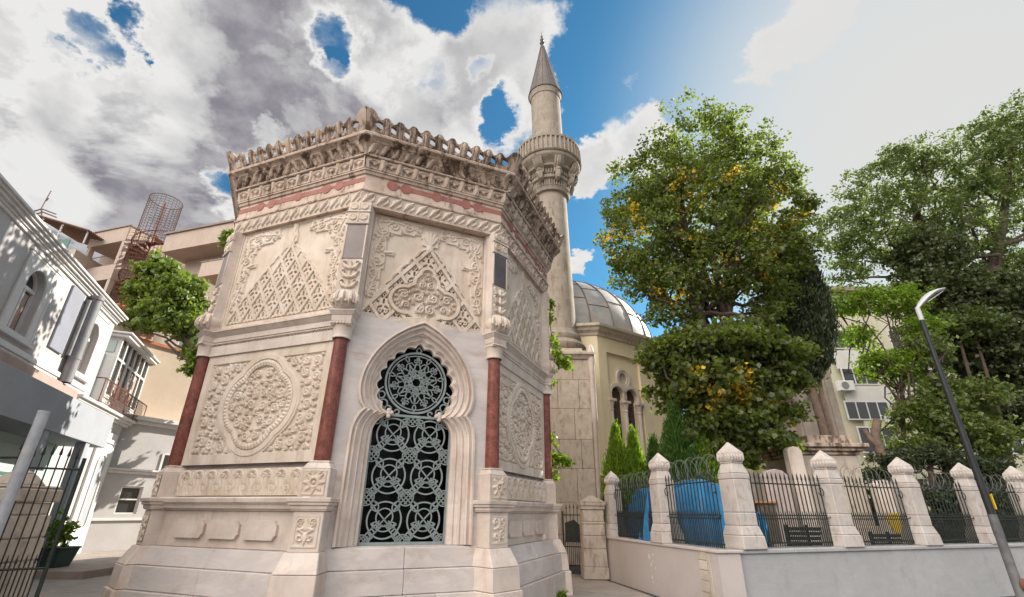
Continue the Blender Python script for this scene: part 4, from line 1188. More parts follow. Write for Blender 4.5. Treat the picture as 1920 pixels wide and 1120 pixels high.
    # side buttress of worn marble blocks
build_mosque()
but = thing('buttress', 'tall stained marble block wall between the tomb and the cream mosque', 'wall', (2.2, 18.6, 0))
def build_buttress():
    rr = random.Random(3)
    mb = MB()
    zs = [0, .9, 1.9, 3.0, 4.0, 5.1, 6.2, 7.0]; 
    for i in range(len(zs) - 1):
        xs = [-.8, .35 + .5 * (i % 2), 1.3 + .45 * (i % 2), 2.35 + .2 * (i % 2), 2.98]
        for a, b in zip(xs[:-1], xs[1:]):
            e = rr.uniform(-.006, .006)
            mb.box(a + .005, b - .005, 18.0 + e, 20.4, zs[i] + .003, zs[i + 1] - .003)
    mb.build('block_wall', STONE, but, bevel=.012)
    mb = MB(); mb.taper(-.8, 3.05, 17.95, 20.4, 7.002, -.8, 3.16, 17.84, 20.4, 7.16); mb.box(-.8, 3.20, 17.80, 20.4, 7.162, 7.27)
    mb.build('coping', STONE, but, bevel=.01)
    mb = MB(); mb.box(.9, 2.95, 18.4, 20.6, 7.272, 7.50); mb.box(.9, 2.85, 18.6, 20.7, 7.502, 7.66); mb.build('upper_step', STONE, but, bevel=.02)
    mb = MB(); mb.lathe([(.10, 0), (.10, 4.55), (.13, 4.6), (.12, 4.8), (.12, 6.7), (.16, 6.9), (.17, 7.2), (.10, 7.5), (.04, 7.62)], 12, (3.09, 18.05, 0)); mb.build('corner_roll', MARBLE, but)
build_buttress()

minr = thing('minaret', 'slender stone minaret with a bracketed balcony and pointed lead spire', 'minaret', (2.08, 20.0, 7.6))
def build_minaret():
    def zc(y, Y=20.0): return at(1030, y, Y).z
    z_tip, z_sp, z_bt, z_bb, z_cb = zc(88), zc(183), zc(250, 18.4), zc(279, 18.4), zc(352, 19.0)
    def fl(prof, seg=40, smooth=True, m=None, name='x', par=None, fn=None):
        mb = MB(); mb.lathe(prof, seg, (2.08, 20.0, 0), smooth=smooth)
        if fn: fn(mb)
        mb.v = [(x - (z - 7.6) * .0215, y, z) for x, y, z in mb.v]
        return mb.build(name, m, par or minr)
    fl([(1.05, 7.5), (1.05, 7.75), (1.0, 7.8), (1.12, 7.9), (1.15, 8.05), (1.05, 8.2), (.92, 8.3), (.98, 8.4), (.97, 8.52), (.86, 8.62), (.80, 8.8)], m=MSTONE, name='base_moulding')
    fl([(.80, 8.8), (.775, 12), (.765, z_cb)], m=MSTONE, name='shaft')
    fl([(.77, z_cb), (.90, z_cb + .02), (.93, z_cb + .12), (.98, z_cb + .2), (.86, z_cb + .26), (.88, z_cb + .6), (1.02, z_cb + .66), (1.05, z_cb + .8), (.98, z_cb + .86), (1.0, z_cb + 1.15), (1.22, z_cb + 1.22), (1.25, z_cb + 1.32), (1.1, z_cb + 1.36), (1.15, z_bb - .55), (1.35, z_bb - .3), (1.50, z_bb - .22), (1.56, z_bb - .1), (1.56, z_bb)], m=MSTONE, name='corbel')
    def br(mb):
        mb.v = []; mb.f = []; mb.mi = []; mb.sm = []
        for k in range(8):
            a = 2 * PI * (k + .35) / 8; c, s_ = math.cos(a), math.sin(a)
            P = [(.95, z_cb + .55), (1.10, z_cb + .62), (1.16, z_cb + .85), (1.12, z_cb + 1.1), (1.28, z_cb + 1.25), (1.36, z_bb - .5), (1.46, z_bb - .25)]
            mb.tube([(2.08 + r_ * c, 20 + r_ * s_, z) for r_, z in P], [.10, .14, .16, .14, .17, .17, .13], 7)
            for q in (-.13, .13):
                a2 = a + q; mb.tube([(2.08 + r_ * math.cos(a2), 20 + r_ * math.sin(a2), z) for r_, z in P[2:]], [.06, .07, .08, .08, .06], 6)
            mb.sphere((2.08 + 1.2 * c, 20 + 1.2 * s_, z_cb + 1.02), .14, 8, 6)
        for k in range(48):
            a = 2 * PI * k / 48
            mb.tube([(2.08 + .90 * math.cos(a), 20 + .90 * math.sin(a), z_cb + .28), (2.08 + .93 * math.cos(a), 20 + .93 * math.sin(a), z_cb + .58)], .035, 5)
            mb.tube([(2.08 + 1.03 * math.cos(a), 20 + 1.03 * math.sin(a), z_cb + .88), (2.08 + 1.06 * math.cos(a), 20 + 1.06 * math.sin(a), z_cb + 1.12)], .04, 5)
    fl([(1, 0), (1, 1)], m=MSTONE, name='brackets', fn=br)
    def bal(mb):
        for k in range(44):
            a = 2 * PI * k / 44; c, s_ = math.cos(a), math.sin(a)
            mb.tube([(2.08 + 1.60 * c, 20 + 1.60 * s_, z_bb + .06), (2.08 + 1.60 * c, 20 + 1.60 * s_, z_bt - .12)], .055, 6)
    fl([(1.40, z_bb), (1.62, z_bb), (1.66, z_bb + .05), (1.57, z_bb + .08), (1.57, z_bt - .14), (1.64, z_bt - .12), (1.65, z_bt), (1.45, z_bt), (1.45, z_bb)], seg=56, m=MSTONE, name='balcony', fn=bal)
    fl([(.80, z_bb), (.80, z_sp - .35), (.84, z_sp - .33), (.85, z_sp - .2), (.90, z_sp - .05), (.90, z_sp)], m=MSTONE, name='upper_shaft')
    def seams(mb):
        for k in range(14):
            a = 2 * PI * k / 14
            mb.tube([(2.08 + r_ * math.cos(a), 20 + r_ * math.sin(a), z) for r_, z in ((.93, z_sp + .02), (.5, z_sp + (z_tip - z_sp) * .5), (.10, z_tip))], .022, 4)
    fl([(.84, z_sp - .02), (.95, z_sp), (.93, z_sp + .04), (.5, z_sp + (z_tip - z_sp) * .5), (.09, z_tip)], seg=28, m=LEADS, name='spire', fn=seams)
    zt = zc(60)
    h = zt - z_tip
    fl([(.10, z_tip - .02), (.06, z_tip + .1 * h), (.15, z_tip + .22 * h), (.05, z_tip + .33 * h), (.12, z_tip + .45 * h), (.04, z_tip + .55 * h), (.08, z_tip + .66 * h), (.02, z_tip + .75 * h), (.01, z_tip + h)], seg=12, m=LEADS, name='finial')
build_minaret()

# ================================================================== wall, piers, fence
def f1(t, w, z): p = FA + FD1 * t + np.array([-FD1[1], FD1[0]]) * -w; return Vector((p[0], p[1], z))
L1 = float(np.linalg.norm(FC - FA)); 
def f2(t, w, z): p = FC + FD2 * t + np.array([FD2[1], -FD2[0]]) * w; return Vector((p[0], p[1], z))
NW1 = np.array([FD1[1], -FD1[0]])
wal = thing('garden_wall', 'white plastered low wall carrying the stone piers and iron railings, on the right', 'wall', (FC[0], FC[1], 0))
WALLP = mat('wall_plaster', (0.43, 0.42, 0.425), .9, (0.37, 0.36, 0.36), .7, .6, .25, 9, stain=(.27, .235, .21), stain_amt=.38, stain_scale=(.9, .9, .45), vein=(.25, .23, .22), vein_amt=.12)
WALLQ = mat('wall_plaster_pink', (0.50, 0.435, 0.41), .9, (0.44, 0.38, 0.355), .9, .6, .1, 18, stain=(.36, .3, .27), stain_amt=.3, stain_scale=(.8, .8, .8))
def fs1(t, w, z): p = FA + FD1 * t + NW1 * w; return Vector((p[0], p[1], z))
mb = MB(); mb.box(-.05, L1, -.45, 0, -.1, .95, fs1); mb.build('wall_run', WALLQ, wal)
mb = MB(); mb.box(.10, 24, -.45, 0, -.1, .93, f2); mb.build('wall_run', WALLP, wal)
mb = MB(); mb.box(-.05, L1 + .03, -.5, .03, .951, 1.0, fs1); mb.build('coping', WALLQ, wal, bevel=.01)
rc = random.Random(9); tq = .12
while tq < 24:
    tw_ = rc.uniform(1.3, 2.1); mb = MB(); e_ = rc.uniform(-.004, .004); mb.box(tq, tq + tw_ - .007, -.5, .035 + e_, .931, 1.0 + e_ * .6, f2); mb.build('coping', WALLP, wal, bevel=.012); tq += tw_
mb = MB(); rr_ = random.Random(2)
zz = 0
while zz < .85:
    h_ = rr_.uniform(.10, .2); mb.box(L1 - .62, L1 - .36, .001, .012 + rr_.uniform(0, .008), zz, zz + h_ - .012, fs1); zz += h_
mb.box(L1 - .33, L1 - .24, .001, .02, .0, .9, fs1)
mb.build('exposed_stones', STONE, wal, bevel=.006)
mb = MB()
for (t, z, r_) in ((2.5, .55, .05), (2.6, .62, .03), (2.45, .7, .06), (2.62, .75, .04), (2.7, .5, .03), (2.5, .3, .05), (2.53, .22, .03), (3.0, .3, .02)):
    mb.prism([(t + r_ * rr_.uniform(.5, 1) * math.cos(a), z + r_ * rr_.uniform(.5, 1.2) * math.sin(a)) for a in np.linspace(0, 2 * PI, 9, endpoint=False)], .0008, .002, lambda a, b, w: fs1(a, w, b))
mb.build('paint_patch', WHITE, wal)

def make_pier():
    t = thing('fence_pier', '', 'pier', (0, 0, 0), 'stone piers on the garden wall')
    m = MB()
    m.taper(-.39, .39, -.36, .36, 0, -.37, .37, -.34, .34, .22); m.taper(-.36, .36, -.33, .33, .222, -.30, .30, -.28, .28, .38); m.box(-.29, .29, -.27, .27, .382, .60)
    m.build('pier_base', PIER, t, bevel=.015)
    m = MB(); m.box(-.285, .285, -.265, .265, .604, 1.18); m.box(-.292, .292, -.272, .272, 1.184, 1.28); m.taper(-.285, .285, -.265, .265, 1.284, -.20, .20, -.19, .19, 1.47)
    m.build('pier_shaft', PIER, t, bevel=.014)
    m = MB()
    m.box(-.21, .21, -.20, .20, 1.472, 1.50)
    m.taper(-.21, .21, -.20, .20, 1.502, -.25, .25, -.24, .24, 1.58); m.taper(-.25, .25, -.24, .24, 1.581, -.245, .245, -.235, .235, 1.665); m.taper(-.245, .245, -.235, .235, 1.666, -.015, .015, -.015, .015, 1.87)
    for sx, sy in ((0, -1), (0, 1), (1, 0), (-1, 0)):
        for j in range(-2, 3):
            def q(u, z, w): return Vector((u, sy * w, z)) if sy else Vector((sx * w, u, z))
            m.tube([q(j * .09, 1.50, .20), q(j * .095 + .02, 1.55, .235), q(j * .095, 1.60, .245), q(j * .09, 1.645, .235)], [.015, .036, .032, .01], 6)
        for j in (-1.5, -.5, .5, 1.5): m.sphere(q(j * .09, 1.525, .215), .026, 7, 5)
    m.build('pier_cap', PIER, t, bevel=.006)
    return t
PW = (.70, .74)
pier0 = make_pier()
pier_spots = [(fs1(.15, -.22, .98), math.atan2(FD1[1], FD1[0]), 'worn stone fence pier nearest the iron gate, beside the bright green thujas'),
              (fs1(2.93, -.22, 1.0), math.atan2(FD1[1], FD1[0]), 'stone fence pier between the bright thujas and the large blue tarpaulin'),
              (f2(.84, -.2, 1.0), math.atan2(.35, .937), 'large stone fence pier at the corner of the white wall, right of the blue tarpaulin'),
              (f2(3.38, -.2, 1.0), math.atan2(.35, .937), 'stone fence pier between the two garden benches, in front of the stone plinth'),
              (f2(5.82, -.2, 1.0), math.atan2(.35, .937), 'stone fence pier with rounded top, third from the lamp post side of the wall'),
              (f2(8.06, -.2, 1.0), math.atan2(.35, .937), 'stone fence pier standing directly left of the black lamp post'),
              (f2(10.2, -.2, 1.0), math.atan2(.35, .937), 'stone fence pier at the right edge of the photo, beyond the black lamp post')]
for i, (p, a, lb) in enumerate(pier_spots):
    o = pier0 if i == 0 else copy_thing(pier0)
    o.location = p; o.rotation_euler.z = a; o['label'] = lb
pier_spots_sc = [.9, 1, 1.02, 1, .98, .96, .96]
for o, s_ in zip([o for o in COL.objects if o.name.startswith('fence_pier') and o.type == 'EMPTY'], pier_spots_sc): o.scale = (s_ * PW[0], s_ * PW[1], s_)

def railing(name, label, fr, t0, t1, group, curl=True):
    o = thing(name, label, 'railing', tuple(fr((t0 + t1) / 2, -.2, 1.0)), group)
    n = max(4, int((t1 - t0) / .115)); d = (t1 - t0) / n
    B = MB()
    for j in range(n + 1):
        t = t0 + j * d; p = lambda z, dt=0, dw=0: fr(t + dt, -.2 + dw, z)
        if j % 1 == 0:
            B.tube([p(1.02), p(2.24)], .012, 6)
            B.tube([p(2.24), p(2.30), p(2.37)], [.02, .015, .003], 6); B.sphere(p(2.255), .02, 6, 5); B.tube([p(2.27, -.022), p(2.25, 0), p(2.27, .022)], .006, 4)
        if j < n:
            B.tube([p(1.02, d / 2), p(1.56, d / 2)], .011, 5); B.tube([p(1.56, d / 2), p(1.60, d / 2), p(1.655, d / 2)], [.015, .011, .002], 5)
    B.build('bars', IRON, o, recalc=False)
    for z, h in ((1.07, .018), (1.50, .012), (1.56, .012), (2.14, .014)):
        m = MB(); m.box(t0 - .02, t1 + .02, -.214, -.186, z, z + h * 1.6, fr); m.build('rail', IRON, o)
    m = MB()
    for te, sg in ((t0, 1), (t1, -1)):
        pts = [fr(te + sg * .02 - sg * .07 * math.sin(a) * 1.0, -.17, 2.02 + .075 * math.cos(a) ) for a in np.linspace(-.5, 4.6, 16)]
        m.tube(pts, .009, 5); m.build('scroll_bracket', IRON, o, recalc=False); m = MB()
        m.tube([fr(te + sg * .01, -.17, 1.53), fr(te - sg * .07, -.17, 1.53), fr(te - sg * .09, -.17, 1.57)], .009, 5)
        m.build('hook', IRON, o, recalc=False); m = MB()
    return o
RG = 'iron railing panels between the stone piers'
railing('iron_railing', 'black iron railing panel in front of the bright green thujas', fs1, .42, 2.66, RG)
railing('iron_railing', 'black iron railing panel in front of the large blue tarpaulin', fs1, 3.20, 5.0, RG)
railing('iron_railing', 'black iron railing panel in front of the long dark bench, right of the corner pier', f2, 1.14, 3.10, RG)
railing('iron_railing', 'black iron railing panel with the yellow board behind it', f2, 3.68, 5.54, RG)
railing('iron_railing', 'black iron railing panel in front of dark hedge, left of the lamp post', f2, 6.12, 7.78, RG)
railing('iron_railing', 'black iron railing panel at the right edge, behind the lamp post', f2, 8.36, 9.92, RG)

def razor(name, label, fr, t0, t1, zc, seed):
    rr = random.Random(seed); m = MB(); pts = []
    n = int((t1 - t0) / .011)
    for i in range(n + 1):
        t = t0 + (t1 - t0) * i / n; a = i * 2 * PI / 17
        r_ = .20 + .02 * math.sin(i * .13 + seed)
        pts.append(fr(t + .06 * math.sin(a * .5), -.2 + r_ * .7 * math.cos(a), zc + r_ * math.sin(a)))
    m.tube(pts, .0042, 4)
    o = m.build(name, WIRE, recalc=False); setp(o, label, 'wire', 'coils of razor wire above the railings'); return o
razor('razor_wire', 'coil of razor wire above the railing by the bright thujas', fs1, .35, 2.8, 2.30, 1)
razor('razor_wire', 'coil of razor wire above the railing by the blue tarpaulin', fs1, 3.35, 5.1, 2.42, 2)
razor('razor_wire', 'coil of razor wire above the railing with the yellow board behind', f2, 3.5, 5.3, 2.34, 3)
razor('razor_wire', 'coil of razor wire above the railing left of the lamp post', f2, 5.9, 7.5, 2.34, 4)
razor('razor_wire', 'coil of razor wire above the railing at the right edge', f2, 8.1, 10.2, 2.34, 5)

# gate pier + gate next to the tomb
gpx = (2.26, 14.62)
t = thing('gate_pier', 'weathered square marble gate pier with a low pyramid top, right of the small iron gate', 'pier', (gpx[0], gpx[1], 0))
def gate_pier(t):
    m = MB(); c = (gpx[0], gpx[1])
    def bx(a, z0, z1, b=None): b = a if b is None else b; m.taper(c[0] - a, c[0] + a, c[1] - a, c[1] + a, z0, c[0] - b, c[0] + b, c[1] - b, c[1] + b, z1)
    bx(.33, 0, .28, .33); bx(.315, .283, .70, .30); bx(.30, .703, 1.02); bx(.29, 1.024, 1.30); bx(.30, 1.304, 1.36); bx(.285, 1.364, 1.66); bx(.32, 1.664, 1.75)
    m.build('pier_shaft', STONE, t, bevel=.015)
    m = MB(); bx(.34, 1.753, 1.84, .35); bx(.35, 1.842, 1.87); bx(.30, 1.872, 2.02, .06); m.build('pier_cap', STONE, t, bevel=.015)
gate_pier(t)
gt = thing('iron_gate', 'small dark iron gate standing open between the tomb and the marble gate pier', 'gate', (1.95, 14.6, 0))
def gate(t, P, Q, z0, ztop, zm, nb, mat_=IRON, extra=True):
    P = np.array(P); Q = np.array(Q); L = np.linalg.norm(Q - P); d = (Q - P) / L
    fr = lambda a, z: Vector((P[0] + d[0] * a, P[1] + d[1] * a, z))
    for a in (0, L):
        m = MB(); m.tube([fr(a, z0), fr(a, ztop + (.05 if a else 0))], .024, 6); m.build('stile', mat_, t)
    m = MB()
    for j in range(1, nb):
        a = L * j / nb
        m.tube([fr(a, z0 + .06), fr(a, ztop + .08 * math.sin(PI * j / nb))], .009, 5)
        m.tube([fr(a, ztop + .08 * math.sin(PI * j / nb)), fr(a, ztop + .05 + .08 * math.sin(PI * j / nb)), fr(a, ztop + .14 + .08 * math.sin(PI * j / nb))], [.02, .015, .002], 5)
        a2 = L * (j - .5) / nb; m.tube([fr(a2, z0 + .06), fr(a2, zm)], .008, 5); m.tube([fr(a2, zm), fr(a2, zm + .04), fr(a2, zm + .10)], [.016, .01, .002], 5)
    m.build('bars', mat_, t, recalc=False)
    for z in (z0 + .06, zm - .06, ztop - .10):
        m = MB(); m.tube([fr(0, z), fr(L, z)], .014, 5); m.build('rail', mat_, t)
    if extra:
        m = MB(); m.prism([(.06, zm + .05), (L - .06, zm + .05), (L - .06, ztop - .35), (L * .6, ztop - .22), (.06, ztop - .30)], -.012, .012, lambda a, b, w: fr(a, b) + Vector((-d[1] * w, d[0] * w, 0))); m.build('gate_plate', mat_, t)
gate(gt, (1.50, 15.05), (2.0, 14.85), .05, 1.62, .78, 5)
# low climbing greenery and pale base wall behind the gate
# ================================================================== buildings on the left
def isect(x, y, P, e):
    """image point -> (t, z) on the vertical plane through P along e"""
    n = np.array([-e[1], e[0]]); d = ray(x, y); k = ((P[0]) * n[0] + (P[1]) * n[1]) / (d.x * n[0] + d.y * n[1])
    X = Vector((0, 0, CAM_H)) + d * k
    return (X.x - P[0]) * e[0] + (X.y - P[1]) * e[1], X.z
HP = np.array([-17.0, 21.7]); HD = np.array([-.376, .927]); HD = HD / np.linalg.norm(HD); HN = np.array([HD[1], -HD[0]])
def hf(t, z, w): return Vector((HP[0] + HD[0] * t + HN[0] * w, HP[1] + HD[1] * t + HN[1] * w, z))
def hb(t, w, z): return hf(t, z, w)
house = thing('white_house', 'two storey white house with arched windows and deep cornice along the left edge', 'house', tuple(hf(-8, 0, 0)))
def arched(t0, t1, z0, zs, n=14):
    c = (t0 + t1) / 2; r_ = (t1 - t0) / 2
    return [(t0, z0), (t1, z0)] + [(c + r_ * math.cos(R(180 * i / n)), zs + r_ * math.sin(R(180 * i / n))) for i in range(n + 1)]
def build_house():
    TE = -4.69
    # upper storey with two window openings
    wins = [(-11.05, -10.05, 5.80, 7.05), (-6.75, -5.75, 5.80, 7.02), (-15.4, -14.4, 5.8, 7.05)]
    holes = [arched(*w) for w in wins]
    m = MB(); m.prism([(-22, 5.15), (TE, 5.15), (TE, 8.05), (-22, 8.05)], -.30, 0, hf, holes); m.build('upper_wall', HOUSE, house)
    m = MB(); m.box(TE - .3, TE, -9, -.301, 5.15, 8.05, hb); m.box(-22, TE, -9, -8.7, 0, 8.05, hb); m.build('side_wall', HOUSE, house)
    for (t0, t1, z0, zs), hole in zip(wins, holes):
        c = (t0 + t1) / 2; r_ = (t1 - t0) / 2
        m = MB()
        o = .16
        outer = [(t0 - .34, z0 - .12), (t1 + .34, z0 - .12), (t1 + .34, zs + r_ + .28), (t0 - .34, zs + r_ + .28)]
        m.prism(outer, .002, .05, hf, [hole])
        m.box(t0 - .40, t1 + .40, .0, .09, zs + r_ + .281, zs + r_ + .36, hb); m.box(t0 - .36, t1 + .36, .0, .065, zs + r_ + .20, zs + r_ + .279, hb)
        m.box(t0 - .42, t1 + .42, .0, .12, z0 - .20, z0 - .121, hb); m.box(t0 - .36, t0 - .26, .05, .065, z0 - .12, zs + r_ + .19, hb); m.box(t1 + .26, t1 + .36, .05, .065, z0 - .12, zs + r_ + .19, hb)
        w = m.build('window', WHITE, house, bevel=.008)
        m = MB(); m.prism(hole, -.24, -.22, hf); m.build('pane', DKGLASS, w)
        m = MB()
        fw = .05
        for a, b in ((t0, t0 + .06), (c - .05, c + .05), (t1 - .06, t1)): m.box(a, b, -.22, -.16, z0, zs, hb)
        for a, b in ((z0, z0 + .07), (zs - .05, zs + .05)): m.box(t0, t1, -.219, -.15, a, b, hb)
        m.strip([(c + (r_ - .03) * math.cos(R(180 * i / 14)), zs + (r_ - .03) * math.sin(R(180 * i / 14))) for i in range(15)], .03, -.22, -.16, hf)
        m.build('frame', WHITE, w)
        m = MB(); m.box(c + .1, t1 - .12, -.217, -.212, z0 + .1, zs - .1, hb); m.build('curtain', CURT, w)
    # cornice in three steps
    m = MB()
    for z0, z1, p in ((8.05, 8.13, .06), (8.131, 8.19, .10), (8.191, 8.27, .17), (8.271, 8.33, .24), (8.331, 8.40, .30)): m.box(-22, TE + p * .6, -.3, p, z0, z1, hb)
    m.build('cornice', WHITE, house, bevel=.006)
    m = MB(); m.box(-22, TE - .02, -9.2, .2, 8.402, 8.46, hb); m.build('roof', TAND, house)
    # string course
    m = MB()
    for z0, z1, p in ((5.30, 5.45, .10), (5.18, 5.299, .06)): m.box(-22, TE - .6, .001, p, z0, z1, hb)
    m.build('string_course', WHITE, house, bevel=.008)
    m = MB(); m.box(-22, -6.2, .0, .22, 4.86, 5.16, hb); m.box(-22, -6.2, .0, .30, 4.62, 4.858, hb); m.box(-22, -6.1, .0, .42, 4.46, 4.618, hb); m.build('fascia', mat('rose_fascia', (.40, .30, .26), .9, (.33, .25, .22), 2, .5, .05), house, bevel=.01)
    # lower storey: grey porch box with posts
    m = MB(); m.box(-22, -5.6, .0, 1.25, 3.45, 4.455, hb); m.build('porch_fascia', GREYPL, house, bevel=.01)
    m = MB(); m.box(-22, -5.5, -.2, -.001, -.1, 5.15, hb); m.build('porch_back_wall', PALEG, house)
    for t in (-13.4, -9.9, -7.0):
        m = MB(); m.box(t - .16, t + .16, .95, 1.22, -.1, 3.449, hb); m.build('porch_post', GREYPL, house, bevel=.01)
    for t in (-12.4, -8.8):
        m = MB(); m.box(t - .9, t + .9, .002, .06, .0, 3.2, hb); d_ = m.build('door_panel', PALEG, house, bevel=.01)
        m = MB()
        for z in np.arange(.35, 2.5, .12): m.taper(t - .7, t + .7, .06, .075, z, t - .7, t + .7, .06, .115, z + .085, hb)
        m.build('shutter', SHUT, d_)
    # white pilaster end with a niche, ledge and terrace slab
    m = MB(); m.box(-5.49, -.3, -.5, 0, -.1, 4.84, hb); m.build('lower_wall', HOUSE, house)
    m = MB(); m.box(-2.6, -.75, .001, .10, -.1, 4.4, hb); m.build('pilaster', WHITE, house, bevel=.01)
    m = MB(); m.strip([(-1.68 + .42 * math.cos(R(a)), 3.15 + .42 * math.sin(R(a))) for a in range(0, 181, 12)] + [(-2.10, 1.0)], .05, .10, .15, hf); m.strip([(-1.26, 3.15), (-1.26, 1.0)], .05, .10, .15, hf)
    m.box(-2.4, -.95, .10, .15, 4.0, 4.15, hb); m.build('niche_moulding', WHITE, house)
    m = MB(); m.prism(arched(-2.0, -1.36, 1.0, 3.12), .101, .106, hf); m.build('niche', GREYPL, house)
    m = MB()
    for z0, z1, p in ((4.84, 4.93, .10), (4.931, 5.02, .22), (5.021, 5.12, .32)): m.box(-6.0, .1, -.3, p, z0, z1, hb)
    m.build('terrace_cornice', WHITE, house, bevel=.01)
    m = MB(); m.box(-4.68, 2.6, -6, -.301, 4.85, 5.11, hb); m.build('terrace_slab', HOUSE, house)
    # glazed oriel on the terrace
    m = MB(); m.box(-2.55, 1.7, -3.0, -.42, 5.12, 8.2, hb); 
    m = MB(); m.box(-2.55, -2.43, -3, -.35, 5.112, 8.15, hb); m.box(1.55, 1.7, -3, -.35, 5.112, 8.15, hb); m.box(-2.55, 1.7, -.35, -.29, 5.112, 5.75, hb); bay = m.build('glazed_bay', WHITE, house)
    m = MB(); m.box(-2.75, 1.95, -3.2, -.05, 8.151, 8.27, hb); m.box(-2.85, 2.05, -3.2, .05, 8.272, 8.34, hb); m.build('bay_roof', WHITE, bay, bevel=.01)
    m = MB()
    for t in np.linspace(-2.5, 1.62, 7): m.box(t - .05, t + .05, -.36, -.28, 5.751, 8.15, hb)
    m.box(-2.43, 1.55, -.35, -.285, 7.25, 7.34, hb); m.box(-2.43, 1.55, -.35, -.285, 5.75, 5.83, hb); m.build('glazing_bars', WHITE, bay, bevel=.006)
    m = MB(); m.box(-2.42, 1.54, -.37, -.36, 5.75, 8.15, hb); m.build('pane', DKGLASS, bay)
    m = MB(); m.box(-2.6, -2.551, -2.2, -.7, 5.2, 7.4, hb); m.box(-2.58, -2.551, -2.6, -.45, 7.5, 8.0, hb); m.build('side_panel', PALEG, bay)
    for k, t in enumerate(np.linspace(-2.2, 1.3, 6)):
        if k in (1, 3, 4): m = MB(); m.box(t - .2, t + .2, -.358, -.353, 5.9, 7.2, hb); m.build('curtain', CURT, bay)
    # lattice railing
    rail = thing('balcony_railing', 'iron lattice balcony railing in front of the glazed bay of the white house', 'railing', tuple(hf(-2, 5.12, .25)))
    m = MB(); T0, T1, Z0, Z1 = -4.5, 1.2, 5.13, 6.02
    for t in np.linspace(T0, T1, 5): m.tube([hf(t, Z0, .26), hf(t, Z1, .26)], .022, 5)
    m.tube([hf(T0, Z1, .26), hf(T1, Z1, .26)], .022, 5); m.tube([hf(T0, Z0 + .06, .26), hf(T1, Z0 + .06, .26)], .016, 5)
    for sg in (1, -1):
        for s_ in np.arange(T0 - 1, T1 + 1, .16):
            a, b = (s_, Z0 + .06), (s_ + sg * .62, Z1); p = np.array(a); q = np.array(b)
            if min(p[0], q[0]) < T0 or max(p[0], q[0]) > T1: continue
            m.tube([hf(p[0], p[1], .26), hf(q[0], q[1], .26)], .007, 4)
    m.tube([hf(T0, Z1, .26), hf(T0, Z1, -.4)], .022, 5); m.tube([hf(T0, Z0 + .06, .26), hf(T0, Z0 + .06, -.4)], .016, 5)
    m.build('lattice', RUST, rail, recalc=False)
    # drain pipe and grey service box
    dp = thing('drain_pipe', 'thick grey drain pipe running down the white house between its arched windows', 'pipe', tuple(hf(-7.35, 5.3, .2)))
    m = MB(); p = hf(-7.35, 0, .2); m.lathe([(.17, 5.2), (.17, 8.0), (.20, 8.01), (.20, 8.12), (.13, 8.16)], 16, (p.x, p.y, 0)); m.lathe([(.185, 5.95), (.185, 6.02)], 16, (p.x, p.y, 0)); m.build('pipe', PIPE, dp)
    p2 = hf(-7.62, 0, .12); m = MB(); m.lathe([(.06, 6.0), (.06, 7.9)], 10, (p2.x, p2.y, 0)); m.build('thin_pipe', PIPE, dp)
    m = MB(); m.box(-7.6, -7.1, .001, .03, 5.95, 5.99, hb); m.box(-7.6, -7.1, .001, .03, 7.78, 7.82, hb); m.build('bracket', PIPE, dp)
    m = MB(); m.box(-8.75, -7.85, .001, .07, 5.95, 7.95, hb); o = m.build('grey_panel', mat('blue_grey_panel', (.25, .26, .31), .85, (.22, .23, .27), 2, .5), bevel=.01); setp(o, 'flat blue grey panel on the white house left of the drain pipe', 'panel')
build_house()

